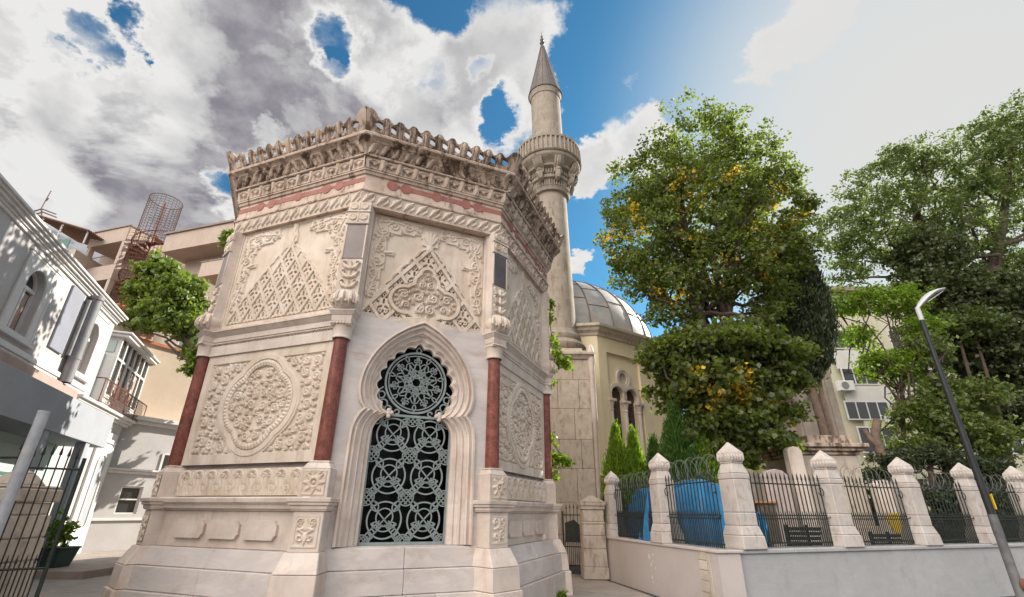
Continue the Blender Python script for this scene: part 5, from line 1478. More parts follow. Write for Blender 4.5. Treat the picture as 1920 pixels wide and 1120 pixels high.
ext = thing('rear_annex', 'low white annex with a sash window behind the white house, left of the tomb', 'building', (-16.5, 23, 0))
EP = np.array([-17.0, 21.5]); EE = np.array([.42, .907]); EE = EE / np.linalg.norm(EE); EN = np.array([EE[1], -EE[0]])
def ef(t, z, w): return Vector((EP[0] + EE[0] * t + EN[0] * w, EP[1] + EE[1] * t + EN[1] * w, z))
def eb(t, w, z): return ef(t, z, w)
CREAM2 = mat('sunny_beige_plaster', (0.56, 0.455, 0.355), .9, (.50, .40, .31), .7, .6, .06, 18, stain=(.42, .32, .24), stain_amt=.3, stain_scale=(1, 1, .6))
def build_ext():
    q = lambda x, y: isect(x, y, EP, EE)
    z1 = q(230, 888)[1]; L = 12.0
    w0, w1 = q(220, 940)[0], q(262, 940)[0]; zt, zb = q(240, 912)[1], q(240, 964)[1]
    m = MB(); m.prism([(-.6, -.1), (L, -.1), (L, z1), (-.6, z1)], -.25, 0, ef, [[(w0, zb), (w1, zb), (w1, zt), (w0, zt)]]); m.build('wall', HOUSE, ext)
    zs = q(180, 972)[1]
    m = MB(); m.box(-.6, L, .001, .08, zs - .1, zs, eb); m.build('sill_ledge', WHITE, ext, bevel=.01)
    m = MB(); m.box(-.6, L, -.3, .10, z1 + .001, z1 + .12, eb); m.box(-.6, L, -.3, .18, z1 + .121, z1 + .2, eb); m.build('roof_ledge', WHITE, ext, bevel=.01)
    m = MB(); m.box(w0, w1, -.17, -.15, zb, zt, eb); wn = m.build('window', DKGLASS, ext)
    m = MB(); zm = (zb + zt) / 2
    for p in ((w0, w0 + .06), (w1 - .06, w1)): m.box(p[0], p[1], -.149, -.04, zb, zt, eb)
    for z in (zb, zm, zt - .06): m.box(w0 + .061, w1 - .061, -.148, -.05, z, z + .055, eb)
    m.build('frame', WHITE, wn)
    t0, t1 = q(168, 930)[0], q(186, 930)[0]
    m = MB(); m.box(t0, t1, .001, .04, zs + .02, q(178, 905)[1], eb); m.build('shutter', TAND, ext)
    # taller white block set back above
    zc = q(260, 793)[1]
    m = MB(); m.box(-.4, L, -4, -.45, z1, zc, eb); m.box(q(205, 850)[0], q(232, 850)[0], -.449, -.2, z1 + .2, q(220, 825)[1], eb); m.build('upper_block', HOUSE, ext)
    m = MB(); m.box(-.6, L, -4, -.30, zc + .001, zc + .16, eb); m.box(-.7, L, -4, -.12, zc + .161, zc + .34, eb); m.build('upper_cornice', WHITE, ext, bevel=.015)
    a, b = q(302, 870), q(330, 900)
    m = MB(); m.box(a[0] + .3, b[0] + .6, -.449, -.42, z1 + .25, z1 + .95, eb); uw = m.build('upper_window', DKGLASS, ext)
    m = MB(); m.box(a[0] + .2, a[0] + .3, -.449, -.40, z1 + .2, z1 + 1.0, eb); m.box(a[0] + .3, b[0] + .6, -.449, -.40, z1 + .951, z1 + 1.03, eb); m.build('frame', WHITE, uw)
build_ext()
tw = thing('beige_house', 'plain sunlit beige house wall with red roof tiles behind the fig tree', 'house', (-17, 26, 0))
def build_tan():
    P2 = EP - EN * 1.5
    q = lambda x, y: isect(x, y, P2, EE)
    def bb(t, w, z): return ef(t, z, w - 1.5)
    zt = q(262, 640)[1]; t0 = q(232, 680)[0]
    m = MB(); m.box(t0, 16, -6, 0, 0, zt, bb); m.build('wall', CREAM2, tw)
    m = MB(); m.box(t0 - .1, 16, -6, .12, zt + .001, zt + .14, bb); m.build('eaves', TERRA, tw)
    tl = q(196, 560)[0]; z2 = q(215, 552)[1]
    m = MB(); m.box(t0 - 3.2, t0 + 1.2, -6, -.6, 0, z2 - .35, bb); m.build('stair_wall', CREAM2, tw)
    m = MB()
    for j in range(20):
        for i in range(6):
            t = t0 - 3.3 + j * .25
            m.tube([bb(t, -.35 - i * .5, z2 - .36 + i * .14), bb(t, -.95 - i * .5, z2 - .17 + i * .14)], [.12, .105], 7)
    m.build('roof_tiles', TERRA, tw, recalc=False)
build_tan()

apt = thing('apartment_block', 'tan apartment block with a flat roof slab and balconies above the fig tree', 'apartment building', (-24, 31, 0))
AP = np.array(at(320, 437, 30.0)[:2]); AE = np.array([.955, -.297]); AN = np.array([AE[1], -AE[0]])
def af(t, z, w): return Vector((AP[0] + AE[0] * t + AN[0] * w, AP[1] + AE[1] * t + AN[1] * w, z))
def ab(t, w, z): return af(t, z, w)
def build_apt():
    q = lambda x, y: isect(x, y, AP, AE)
    zr = q(320, 437)[1]
    t_end = 6.2
    # right wing: recessed wall, deep eaves band, balconies
    z_e0 = q(330, 455)[1]
    m = MB(); m.box(.2, t_end, -8, -1.6, 0, zr - .3, ab); m.build('wall', TAN, apt)
    m = MB(); m.box(-.3, t_end, -8, 0, zr - 1.55, zr - .12, ab); m.build('eaves_band', TAN, apt)
    m = MB(); m.box(-.4, t_end, -8, .12, zr - .119, zr + .02, ab); m.build('roof', TAND, apt)
    for lev in range(5):
        zf = zr - 3.9 - 3.05 * lev
        m = MB(); m.box(3.8, t_end, -1.599, -.1, zf - .15, zf, ab); m.box(3.8, t_end, -.22, -.1, zf + .001, zf + .95, ab); m.box(3.8, 3.92, -1.599, -.221, zf + .001, zf + .95, ab); bl = m.build('balcony', TAN, apt)
        m = MB(); m.box(3.7, t_end, -.26, -.06, zf + .951, zf + 1.03, ab); m.build('balcony_rail', TAND, bl)
        for t, w_, m2 in ((1.9, 1.5, DKGLASS), (6.1, 1.3, DKGLASS), (9.5, 1.5, DKGLASS)):
            m = MB(); m.box(t, t + w_, -1.597, -1.56, zf + .85 if t < 3 else zf + .05, zf + 2.2, ab); wn = m.build('window', WHITE, apt)
            m = MB(); 
            for a, b in ((.07, .47), (.53, .93)): m.box(t + a * w_, t + b * w_, -1.559, -1.55, (zf + .92 if t < 3 else zf + .12), zf + 1.55, ab); m.box(t + a * w_, t + b * w_, -1.559, -1.55, zf + 1.62, zf + 2.13, ab)
            m.build('pane', m2, wn)
            if t > 6 and t < 9 and lev == 0:
                m = MB(); m.box(t + .05, t + .6, -1.549, -1.54, zf + .2, zf + 1.5, ab); m.build('curtain', ORANGE, wn)
    # left wing with loggias
    zl = q(240, 425)[1]
    tl = q(172, 442)[0]; tr = q(245, 424)[0]
    m = MB(); m.box(tl - 2, tr, -7, -2.2, 0, zl, ab); m.build('loggia_back', TAN, apt)
    for lev in range(5):
        z = zl - 3.2 * lev
        m = MB(); m.box(tl, tr, -2.2, 0, z - 1.25, z, ab); m.box(tl, tr, -.15, 0, z - 3.2 - .05, z - 3.2 + .95 - 1.0 + .05, ab); m.build('loggia_band', TAN, apt)
        for t in (tl + .15, tr - .32):
            m = MB(); m.box(t, t + .3, -.35, -.02, z - 3.2, z - 1.251, ab); m.build('loggia_post', TAN, apt)
        m = MB(); m.tube([af(tl, z - 2.3, -.1), af(tr, z - 2.3, -.1)], .03, 5); m.build('loggia_rail', RUST, apt)
    m = MB(); m.box(tl - .05, tr + .05, -7, .08, zl + .001, zl + .1, ab); m.build('loggia_roof', TAND, apt)
    m = MB(); m.box(tr, .2, -3.2, -2.6, 0, zr - .5, ab); m.build('stair_recess_wall', TAN, apt)
build_apt()

stair = thing('spiral_staircase', 'rusty spiral fire staircase inside a round wire cage on the tan apartment block', 'staircase', tuple(af(-1.8, 0, -1.0)))
def build_stair():
    c = af(-3.45, 0, -1.15)
    zt = at(300, 378, c.y).z; zm = at(280, 432, c.y).z; zb = 6.0
    r_ = 1.12
    m = MB()
    for k in range(26):
        a = 2 * PI * k / 26
        m.tube([(c.x + r_ * math.cos(a), c.y + r_ * math.sin(a), zm), (c.x + r_ * math.cos(a), c.y + r_ * math.sin(a), zt)], .016, 4)
    for z in np.linspace(zm, zt, 13): m.tube([(c.x + r_ * math.cos(a), c.y + r_ * math.sin(a), z) for a in np.linspace(0, 2 * PI, 30)], .015 if abs(z - zt) > .1 else .035, 4)
    m.build('cage', CAGE, stair, recalc=False)
    m = MB()
    for k in range(30):
        a = 2 * PI * k / 30
        m.tube([(c.x + r_ * math.cos(a), c.y + r_ * math.sin(a), zb), (c.x + r_ * math.cos(a), c.y + r_ * math.sin(a), zm)], .018, 4)
    for z in np.arange(zb, zm, .32): m.tube([(c.x + r_ * math.cos(a), c.y + r_ * math.sin(a), z) for a in np.linspace(0, 2 * PI, 26)], .012, 4)
    m.build('lower_cage', RUST, stair, recalc=False)
    m = MB(); m.tube([(c.x, c.y, 0), (c.x, c.y, zt - .15)], .07, 8); m.build('centre_pole', RUST, stair)
    m = MB(); z = zb; k = 0
    while z < zm - .3:
        a = k * .42; a2 = a + .40
        m.add([(c.x, c.y, z), (c.x + 1.2 * math.cos(a), c.y + 1.2 * math.sin(a), z), (c.x + 1.2 * math.cos(a2), c.y + 1.2 * math.sin(a2), z), (c.x, c.y, z + .05), (c.x + 1.2 * math.cos(a), c.y + 1.2 * math.sin(a), z + .05), (c.x + 1.2 * math.cos(a2), c.y + 1.2 * math.sin(a2), z + .05)], [(0, 2, 1), (3, 4, 5), (0, 1, 4, 3), (1, 2, 5, 4), (2, 0, 3, 5)])
        z += .19; k += 1
    m.build('treads', RUST, stair)
    m = MB(); pts = [(c.x + 1.2 * math.cos(a), c.y + 1.2 * math.sin(a), zb + a / .42 * .19 + .95) for a in np.arange(0, (zm - zb - 1.2) / .19 * .42, .2)]; m.tube(pts, .04, 5); m.build('handrail', RUST, stair)
build_stair()

aw = thing('rooftop_terrace', 'rooftop terrace with a brown slatted awning and metal frame behind the white house', 'roof terrace', (-33, 31, 0))
def build_awning():
    Y = 31.0
    def p(x, y, dy=0): return at(x, y, Y + dy)
    m = MB(); b0, b1 = p(95, 470), p(138, 480); m.box(b0.x - 4, b1.x, Y, Y + 8, 0, p(120, 468).z); m.build('building_wall', CREAM2, aw)
    A, B, C, D = p(68, 408), p(112, 404), p(178, 438), p(150, 447)
    za = (A.z + C.z) / 2 + .6
    m = MB()
    x0, x1 = p(70, 410).x, p(176, 436).x; z0, z1 = p(70, 407).z, p(176, 438).z
    n = 22
    for j in range(n):
        f = j / (n - 1); y = Y - .4 + f * 4.0
        m.tube([(x0, y, z0 + .02 * f), (x1, y, z1 + .02 * f)], .08, 4)
    m.build('awning_slats', mat('brown_awning', (.16, .085, .055), .8, (.22, .13, .09), 5, .5), aw, recalc=False)
    for x in (.15, .5, .95):
        xx = x0 + (x1 - x0) * x; m = MB(); m.tube([(xx, Y - .2, p(150, 460).z), (xx, Y - .2, z0 + (z1 - z0) * x)], .06, 6); m.build('post', WHITE, aw)
    m = MB(); m.box(x0, x0 + (x1 - x0) * .7, Y - .1, Y - .05, p(120, 468).z, p(120, 468).z + .8); m.build('parapet', SHUT, aw)
    m = MB(); f = [(p(58, 398), p(78, 392)), (p(78, 392), p(105, 402)), (p(58, 404), p(80, 398)), (p(80, 398), p(106, 408)), (p(58, 398), p(58, 415)), (p(78, 392), p(78, 412))]
    for a, b in f: m.tube([a, b], .05, 5)
    m.build('metal_frame', CAGE, aw, recalc=False)
    m = MB(); m.tube([p(77, 392), p(96, 358)], .04, 5); m.tube([p(86, 377), p(91, 372)], .05, 5); m.build('antenna', CAGE, aw, recalc=False)
build_awning()

# ------------------------------------------------------------------ street furniture on the left
gpl = thing('gate_pillar', 'worn stone gate pillar with a small pointed cap at the lower left edge', 'pier', (-6.65, 7.0, 0))
def build_gpl():
    c = (-6.72, 7.05)
    m = MB()
    def bx(a, z0, z1, b=None): b = a if b is None else b; m.taper(c[0] - a, c[0] + a, c[1] - a, c[1] + a, z0, c[0] - b, c[0] + b, c[1] - b, c[1] + b, z1)
    bx(.40, -.1, .5); bx(.36, .503, .95, .355); bx(.35, .953, 1.22); bx(.34, 1.223, 1.50); bx(.31, 1.503, 1.66); m.build('pillar_shaft', STONE, gpl, bevel=.02)
    m = MB(); bx(.36, 1.663, 1.83); bx(.34, 1.832, 1.87); bx(.22, 1.872, 2.02, .12); bx(.12, 2.021, 2.09, .03); m.build('pillar_cap', STONE, gpl, bevel=.02)
build_gpl()
gl = thing('wrought_iron_gate', 'tall black wrought iron gate leaf standing open at the lower left', 'gate', (-6.1, 7.0, 0))
gate(gl, (-6.45, 6.7), (-5.93, 7.05), .0, 2.18, .95, 7, IRON, False)
gr = thing('iron_side_railing', 'short piece of black railing with a spear tip behind the galvanised pole', 'railing', (-7.3, 7.2, 0))
m = MB(); m.tube([(-7.9, 7.3, 2.25), (-6.95, 7.25, 2.25)], .016, 5); m.tube([(-7.05, 7.25, 1.3), (-7.05, 7.25, 2.36)], .012, 5); m.tube([(-7.05, 7.25, 2.36), (-7.05, 7.25, 2.42), (-7.05, 7.25, 2.5)], [.025, .02, .003], 5); m.tube([(-7.5, 7.28, .8), (-7.5, 7.28, 2.25)], .012, 5)
m.build('bars', IRON, gr, recalc=False)
pole = thing('galvanised_pole', 'bare galvanised steel pole leaning in front of the stone gate pillar', 'pole', (-5.75, 6.0, 0))
m = MB(); a, b = at(-4, 985, 6.0), at(82, 775, 6.0); d_ = (b - a); m.tube([a - d_ * .9, a, b], .062, 12); m.build('shaft', GALV, pole)
m = MB(); m.tube([b, b + d_ * .02], .066, 12); m.build('cap', GALV, pole)
def planter(loc, label, seed):
    t = thing('plant_pot', label, 'planter', loc, 'pots of greenery by the white house')
    m = MB(); m.taper(loc[0] - .32, loc[0] + .32, loc[1] - .25, loc[1] + .25, loc[2], loc[0] - .40, loc[0] + .40, loc[1] - .32, loc[1] + .32, loc[2] + .42); m.box(loc[0] - .42, loc[0] + .42, loc[1] - .34, loc[1] + .34, loc[2] + .421, loc[2] + .47); m.build('pot', POT, t, bevel=.01)
    P, D, *_ = crown_points([(loc[0], loc[1], loc[2] + .85, .40, .35, .45)], 60, 12, .10, .3, seed)
    leaf_mesh('foliage', P, D, .12, .07, leaf_mat('shrub_leaf', (.10, .20, .02), (.22, .30, .03), .45), t)
    m = MB(); [m.tube([(loc[0] + .1 * k, loc[1], loc[2] + .4), (loc[0] + .25 * k, loc[1] + .05 * k, loc[2] + 1.0)], .012, 5) for k in (-1, 0, 1)]; m.build('stem', BARK, t)
pl_ = at(112, 1052, 14.0)
planter((pl_.x - 1.5, 14.0, .18), 'dark green plant pot with yellow green shrub, seen through the open iron gate', 1)
planter((pl_.x - .55, 14.4, .18), 'dark green plant pot with yellow green shrub, right of the open iron gate', 2)
m = MB(); m.box(-13.2, -10.5, 13.6, 15.4, -.05, .17); o = m.build('stone_kerb', mat('step_stone', (.34, .27, .23), .85, (.27, .21, .18), 3, .6, .2), bevel=.015); setp(o, kind='structure')
# ================================================================== right side: buildings, trees, garden things
APT_W = mat('apartment_white_band', (0.66, 0.64, 0.60), .85, (.58, .56, .52), 1, .5)
rb = thing('cream_apartment_block', 'pale cream apartment block with air conditioners, seen between the trees on the right', 'apartment building', (27, 34, 0))
def build_rb():
    Y = 34.0
    p = lambda x, y: at(x, y, Y)
    fb = lambda u, w, z: Vector((u, Y - w, z))
    x0, x1 = p(1535, 700).x - .3, p(1548, 700).x + 22
    zt = p(1560, 547).z
    m = MB(); m.box(x0, x1, -12, -.3, 0, zt, fb); m.build('wall', APTC, rb)
    m = MB(); m.box(x0 - .5, x1, -12, .25, zt + .001, zt + .35, fb); m.build('roof', TAND, rb)
    m = MB(); m.box(24.6, x1, -.299, 0.0, 0, zt - .4, fb); m.build('projecting_wall', APTC, rb)
    rows = [(p(1580, 618).z, p(1580, 655).z), (p(1580, 690).z, p(1580, 722).z), (p(1610, 752).z, p(1610, 788).z), (p(1630, 800).z, p(1630, 850).z)]
    for k, (a, b) in enumerate(rows):
        for j in range(4):
            u0 = 23.9 + j * 4.3 - (.4 if k == 2 else 0); wd = 3.1 if k == 2 else 2.5
            m = MB(); m.box(u0, u0 + wd, .001, .05, b, a, fb); wn = m.build('window', WHITE, rb, bevel=.01)
            m = MB()
            nn = 4 if k == 2 else 3
            for i in range(nn): m.box(u0 + .1 + i * (wd - .1) / nn, u0 + (i + 1) * (wd - .1) / nn, .051, .06, b + .1, a - .1, fb)
            m.build('pane', DKGLASS, wn)
        if k < 2:
            m = MB(); m.box(23.7, x1, .001, .04, b - 1.5, b - .1, fb); m.build('white_band', APT_W, rb)
    def ac(x, y, lb):
        c = p(x, y); t = thing('air_conditioner', lb, 'air conditioner', (c.x, Y - .2, c.z), 'air conditioners on the cream block')
        m = MB(); m.box(c.x - .55, c.x + .55, .10, .50, c.z - .36, c.z + .36, fb); m.build('casing', ACW, t, bevel=.03)
        m = MB(); m.prism(circ(c.x - .12, c.z, .27, 20), .501, .51, lambda a, b, w: Vector((a, Y - w, b))); m.build('fan_grille', PIPE, t)
    ac(1580, 726, 'white air conditioner with round fan below the second floor window of the cream block')
    ac(1672, 792, 'white air conditioner right of the four pane window of the cream block')
build_rb()
ob = thing('orange_building', 'orange rendered building far behind the trees at the right edge', 'building', (38, 36, 0))
c0, c1 = at(1868, 700, 36), at(1990, 700, 36); zt = at(1880, 660, 36).z
m = MB(); m.box(c0.x, c1.x + 8, 36, 46, 0, zt); m.build('wall', ORANGE, ob)
m = MB()
for z in np.arange(2.5, zt - 1.5, 3.0):
    m.box(c0.x + 1.5, c0.x + 2.9, 35.97, 35.999, z, z + 1.5)
m.build('window', DKGLASS, ob)
m = MB(); m.box(c0.x - .3, c1.x + 8.3, 35.7, 46, zt + .001, zt + .25); m.build('roof', TAND, ob)
# pale marble mausoleum behind the limes
mz = thing('mausoleum', 'pale sunlit marble mausoleum with arched wall panels behind the big tree', 'mausoleum', (12, 21.5, 0))
def build_mz():
    Y = 21.5; a = at(1440, 800, Y); b = at(1548, 800, Y); zt = at(1480, 668, Y).z
    fb = lambda u, w, z: Vector((u, Y - w, z)); fr = lambda u, z, w: Vector((u, Y - w, z))
    xs = np.linspace(a.x - 1.2, b.x + .6, 4)
    holes = [arched(xs[i] + .25, xs[i + 1] - .25, 1.5, zt - 2.2) for i in range(3)]
    m = MB(); m.prism([(a.x - 1.2, .3), (b.x + .6, .3), (b.x + .6, zt - .3), (a.x - 1.2, zt - .3)], -.3, 0, fr, holes); m.box(a.x - 1.2, b.x + .6, -5, -.301, .3, zt - .3, fb); m.build('wall', MARBLE, mz)
    m = MB(); m.box(a.x - 1.4, b.x + .8, -5, .15, zt - .299, zt - .15, fb); m.box(a.x - 1.5, b.x + .9, -5, .28, zt - .149, zt, fb); m.build('cornice', MARBLE, mz, bevel=.015)
    for x in xs:
        m = MB(); m.box(x - .16, x + .16, .001, .10, .3, zt - .31, fb); m.build('pilaster', MARBLE, mz, bevel=.015)
build_mz()
# stone plinth with moulded cap, smaller tombs
pt = thing('stone_plinth', 'large stone tomb plinth with a dark moulded cap behind the railing, under the cypress', 'plinth', (9.6, 15.6, .6))
def build_pt():
    Y = 15.0; a, b = at(1500, 850, Y), at(1607, 850, Y); zt = at(1550, 826, Y).z
    m = MB(); m.box(a.x, b.x, Y, Y + 2.2, .55, zt - .42); m.box(a.x - .15, b.x + .15, Y - .15, Y + 2.3, .5, 1.3); m.build('block', STONE, pt, bevel=.03)
    m = MB()
    for z0, z1, o in ((.42, .32, .06), (.319, .22, .16), (.219, .10, .26)): m.box(a.x - o, b.x + o, Y - o, Y + 2.2 + o, zt - z0, zt - z1)
    m.box(a.x + .35, b.x + .02, Y + .05, Y + 2, zt - .099, zt + .16); m.build('moulded_cap', MARBLE_W, pt, bevel=.02)
build_pt()
def grave(x0, x1, y0, yb, Y, lb, m_=MARBLE):
    a, b = at(x0, y0, Y), at(x1, y0, Y)
    t = thing('gravestone', lb, 'gravestone', ((a.x + b.x) / 2, Y, .6), 'marble gravestones in the garden')
    c = (a.x + b.x) / 2; h = (b.x - a.x) / 2
    m = MB(); m.prism([(a.x, .5), (b.x, .5), (b.x, a.z - h * .5), (b.x - h * .4, a.z - h * .12), (c, a.z), (a.x + h * .4, a.z - h * .12), (a.x, a.z - h * .5)], -.14, .14, lambda u, z, w: Vector((u, Y - w, z))); m.build('slab', m_, t, bevel=.02)
    m = MB(); m.box(a.x - .15, b.x + .15, Y - .3, Y + .3, .45, .95); m.build('base', STONE, t, bevel=.02)
grave(1425, 1470, 880, 960, 13.2, 'low pinkish marble headstone right of the corner fence pier, behind the railing', mat('rose_marble', (.46, .37, .33), .7, (.36, .28, .25), 3, .6, .1))
grave(1470, 1496, 838, 960, 14.2, 'tall narrow white marble headstone left of the stone plinth', MARBLE)
grave(1632, 1668, 900, 960, 14.6, 'white marble headstone behind the railing with the yellow board', MARBLE)

# benches
def bench(x0, x1, ytop, Y, lb):
    a, b = at(x0, ytop, Y), at(x1, ytop, Y); zt = a.z
    t = thing('garden_bench', lb, 'bench', ((a.x + b.x) / 2, Y, zt - .85), 'dark benches in the garden')
    for k in range(4):
        z = zt - .05 - k * .10; m = MB(); m.box(a.x, b.x, Y - .02 - k * .02, Y + .012 - k * .02, z - .075, z); m.build('backrest_slat', BLACKM, t, bevel=.006)
    for k in range(4):
        y = Y - .12 - k * .11; m = MB(); m.box(a.x, b.x, y - .08, y, zt - .46, zt - .43); m.build('seat_slat', BLACKM, t, bevel=.006)
    for x in (a.x + .08, b.x - .08, (a.x + b.x) / 2):
        m = MB(); m.box(x - .03, x + .03, Y + .013, Y + .05, zt - .9, zt); m.box(x - .03, x + .03, Y - .52, Y - .47, zt - .9, zt - .463); m.box(x - .03, x + .03, Y - .55, Y + .05, zt - .50, zt - .462); m.build('leg', BLACKM, t)
bench(1468, 1556, 984, 12.6, 'long dark slatted bench seen through the railing right of the corner pier')
bench(1626, 1702, 997, 13.2, 'dark slatted bench seen through the railing below the yellow board')
yb = thing('yellow_board', 'small yellow folded sign board behind the railing, above the second bench', 'sign', tuple(at(1685, 985, 13.9)))
a, b = at(1660, 968, 13.9), at(1705, 1000, 13.9); cx_ = (a.x + b.x) / 2
m = MB(); m.hexa([(cx_ - .1, 13.9, b.z), (b.x, 13.9, b.z - .05), (b.x, 13.95, b.z - .05), (cx_ - .1, 13.95, b.z), (a.x, 13.9, a.z), (b.x - .15, 13.9, a.z + .1), (b.x - .15, 13.95, a.z + .1), (a.x, 13.95, a.z)]); m.build('board', YELL, yb, bevel=.01)
m = MB(); m.tube([(cx_ + .1, 13.97, .6), (cx_ + .1, 13.97, b.z)], .02, 6); m.build('stake', BLACKM, yb)

# blue tarpaulins
def tarp(x0, x1, ytop, ybot, Y, dep, lb, seed, peak=.5):
    a, b = at(x0, ytop, Y), at(x1, ytop, Y); z0 = at(x0, ybot, Y).z - .2; zt = a.z
    W, D_ = b.x - a.x, dep; n = 90
    u = np.linspace(-1, 1, n); U, V = np.meshgrid(u, u)
    g = np.random.default_rng(seed)
    r_ = np.maximum(np.abs(U), np.abs(V)); top = np.clip(1 - ((r_ - .72) / .28).clip(0, 1), 0, 1)
    fold = sum(g.uniform(.02, .05) * np.sin(U * g.uniform(2, 9) + V * g.uniform(2, 9) + g.uniform(0, 6)) for _ in range(9))
    Z = z0 + (zt - z0) * (.86 * top ** .8 + .14 * np.clip(1 - np.abs(U - peak + .5) * 1.3, 0, 1) * top) + fold * .55 * (.4 + top)
    for _ in range(14):
        th = g.uniform(0, PI); q_ = np.cos(th) * U + np.sin(th) * V - g.uniform(-.8, .8); fold = fold + g.uniform(.02, .06) * np.exp(-np.abs(q_) / .05) * (.3 + r_)
    Z = Z + fold * .25
    k = np.where(r_ > .72, .92 + .10 * (1 - top), r_ / .72 * .92) / np.maximum(r_, 1e-3)
    X = (a.x + b.x) / 2 + U * k * W / 2 + .08 * np.sin(V * 14 + seed) * (1 - top); Yy = Y + D_ / 2 + V * k * D_ / 2 + .10 * np.sin(U * 16 + seed) * (1 - top) + fold * .5
    m = MB(); m.grid(np.stack([X, Yy, Z], -1)); 
    t = thing('tarpaulin', lb, 'tarpaulin', ((a.x + b.x) / 2, Y, z0), 'blue tarpaulins over covered goods')
    m.build('sheet', TARP, t, recalc=False, angle=60)
    m = MB(); pts = [(X[j, i], Yy[j, i], Z[j, i] + .015) for i, j in zip(range(0, n), [int(n * .28)] * n)]; m.tube(pts, .012, 5); m.build('rope', WIRE, t)
tarp(1205, 1405, 900, 1030, 12.3, 1.9, 'large bright blue tarpaulin draped over covered goods behind the railing left of the corner pier', 3, .62)
tarp(1178, 1262, 945, 1012, 14.4, 1.0, 'low crumpled blue tarpaulin at the foot of the bright thujas', 8, .85)
tarp(1400, 1436, 962, 1010, 12.0, 1.2, 'small piece of blue tarpaulin visible just right of the corner pier', 5, .4)
cb = thing('wooden_crate', 'old wooden shelf cabinet leaning behind the railing beside the blue tarpaulin', 'cabinet', tuple(at(1440, 990, 13.0)))
a, b = at(1418, 940, 13.0), at(1452, 940, 13.0)
m = MB(); m.box(a.x, b.x, 13.0, 13.5, .6, a.z - .05); m.build('body', mat('old_wood', (.16, .12, .09), .85, (.1, .07, .05), 8, .6, .2), cb, bevel=.01)
m = MB(); m.box(a.x - .1, b.x + .06, 12.95, 13.55, a.z - .049, a.z); m.build('top_board', mat('orange_wood', (.42, .20, .09), .8, (.34, .16, .07), 8, .5), cb, bevel=.006)

# lamp post
lp = thing('street_lamp', 'tall black street lamp with grey base and curved flat head, at the right', 'street lamp', (10.08, 11.0, 0))
def build_lamp():
    x, Y = 10.08, 11.0; zt = at(1715, 578, Y).z
    tip = at(1766, 546, Y); el = at(1712, 570, Y)
    m = MB(); m.lathe([(.072, 1.62), (.068, 2.6), (.048, zt - .3), (.045, zt - .12)], 14, (x, Y, 0)); m.build('post', LAMPB, lp)
    m = MB(); m.lathe([(.105, -.1), (.105, .05), (.088, .08), (.084, .9), (.080, 1.2), (.086, 1.22), (.080, 1.62)], 14, (x, Y, 0)); m.build('base', LAMPG, lp)
    m = MB(); m.lathe([(.05, zt - .32), (.056, zt - .1), (.05, zt + .02)], 12, (x, Y, 0)); m.build('collar', LAMPW, lp)
    m = MB(); e = Vector((x, Y, zt)); v = tip - e
    n = 14; rows = []
    for i in range(n + 1):
        t = i / n; c = e + v * t + Vector((0, 0, .10 * math.sin(PI * t) + .03 * t)); w = .05 + .11 * min(1, t * 2.2) - .05 * max(0, t - .8) * 5 * .6; h = .035 + .02 * math.sin(PI * t)
        pr = Vector((0, 1, 0)); up = Vector((-v.z, 0, v.x)).normalized()
        rows.append([tuple(c + pr * w * math.cos(a) + up * h * math.sin(a)) for a in np.linspace(0, 2 * PI, 13)])
    m.grid(np.array(rows)); m.build('lamp_head', LAMPW, lp, recalc=True)
    m = MB(); c = e + v * .62 + Vector((0, 0, .02)); m.box(-.28, .28, -.09, .09, -.012, .0, lambda a, b, w: c + v.normalized() * a + Vector((0, b, 0)) + Vector((-v.z, 0, v.x)).normalized() * (w - .018)); m.build('lens', ACW, lp)
    m = MB(); m.box(x + .085, x + .10, Y - .06, Y + .03, 1.72, 2.02); m.build('yellow_sticker', YELL, lp)
    m = MB(); m.sphere((x + .05, Y - .1, .35), .10, 10, 7, (.9, .6, 1.2)); m.build('rusty_cover', RUST, lp)
build_lamp()

# ------------------------------------------------------------------ trees
LIND = leaf_mat('lime_leaf', (.075, .10, .03), (.20, .22, .05), .60, (.12, .14, .04))
YLF = leaf_mat('yellow_leaf', (.62, .36, .02), (.70, .46, .05), .35)
CYP = leaf_mat('cypress_leaf', (.030, .045, .022), (.065, .08, .032), .2)
ACA = leaf_mat('acacia_leaf', (.07, .10, .032), (.16, .185, .055), .48, (.085, .11, .035))
ACA2 = leaf_mat('young_acacia_leaf', (.09, .12, .035), (.19, .22, .06), .48)
IVY = leaf_mat('ivy_leaf', (.05, .065, .026), (.10, .11, .045), .3)
LITE = leaf_mat('light_green_leaf', (.13, .21, .02), (.24, .31, .035), .5)
FIG = leaf_mat('fig_leaf', (.09, .135, .025), (.21, .25, .055), .42)
THU = leaf_mat('thuja_leaf', (.07, .14, .015), (.28, .38, .02), .5)
THD = leaf_mat('thuja_dark_leaf', (.035, .085, .02), (.09, .17, .02), .4)
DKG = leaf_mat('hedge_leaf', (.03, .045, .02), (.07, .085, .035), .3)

def blobs_at(lst, Y):
    out = []
    for x, y, rx, rz, *rest in lst:
        dy = rest[0] if rest else 0
        c = at(x, y, Y + dy); out.append((c.x, c.y, c.z, rx, rx * .9, rz))
    return out

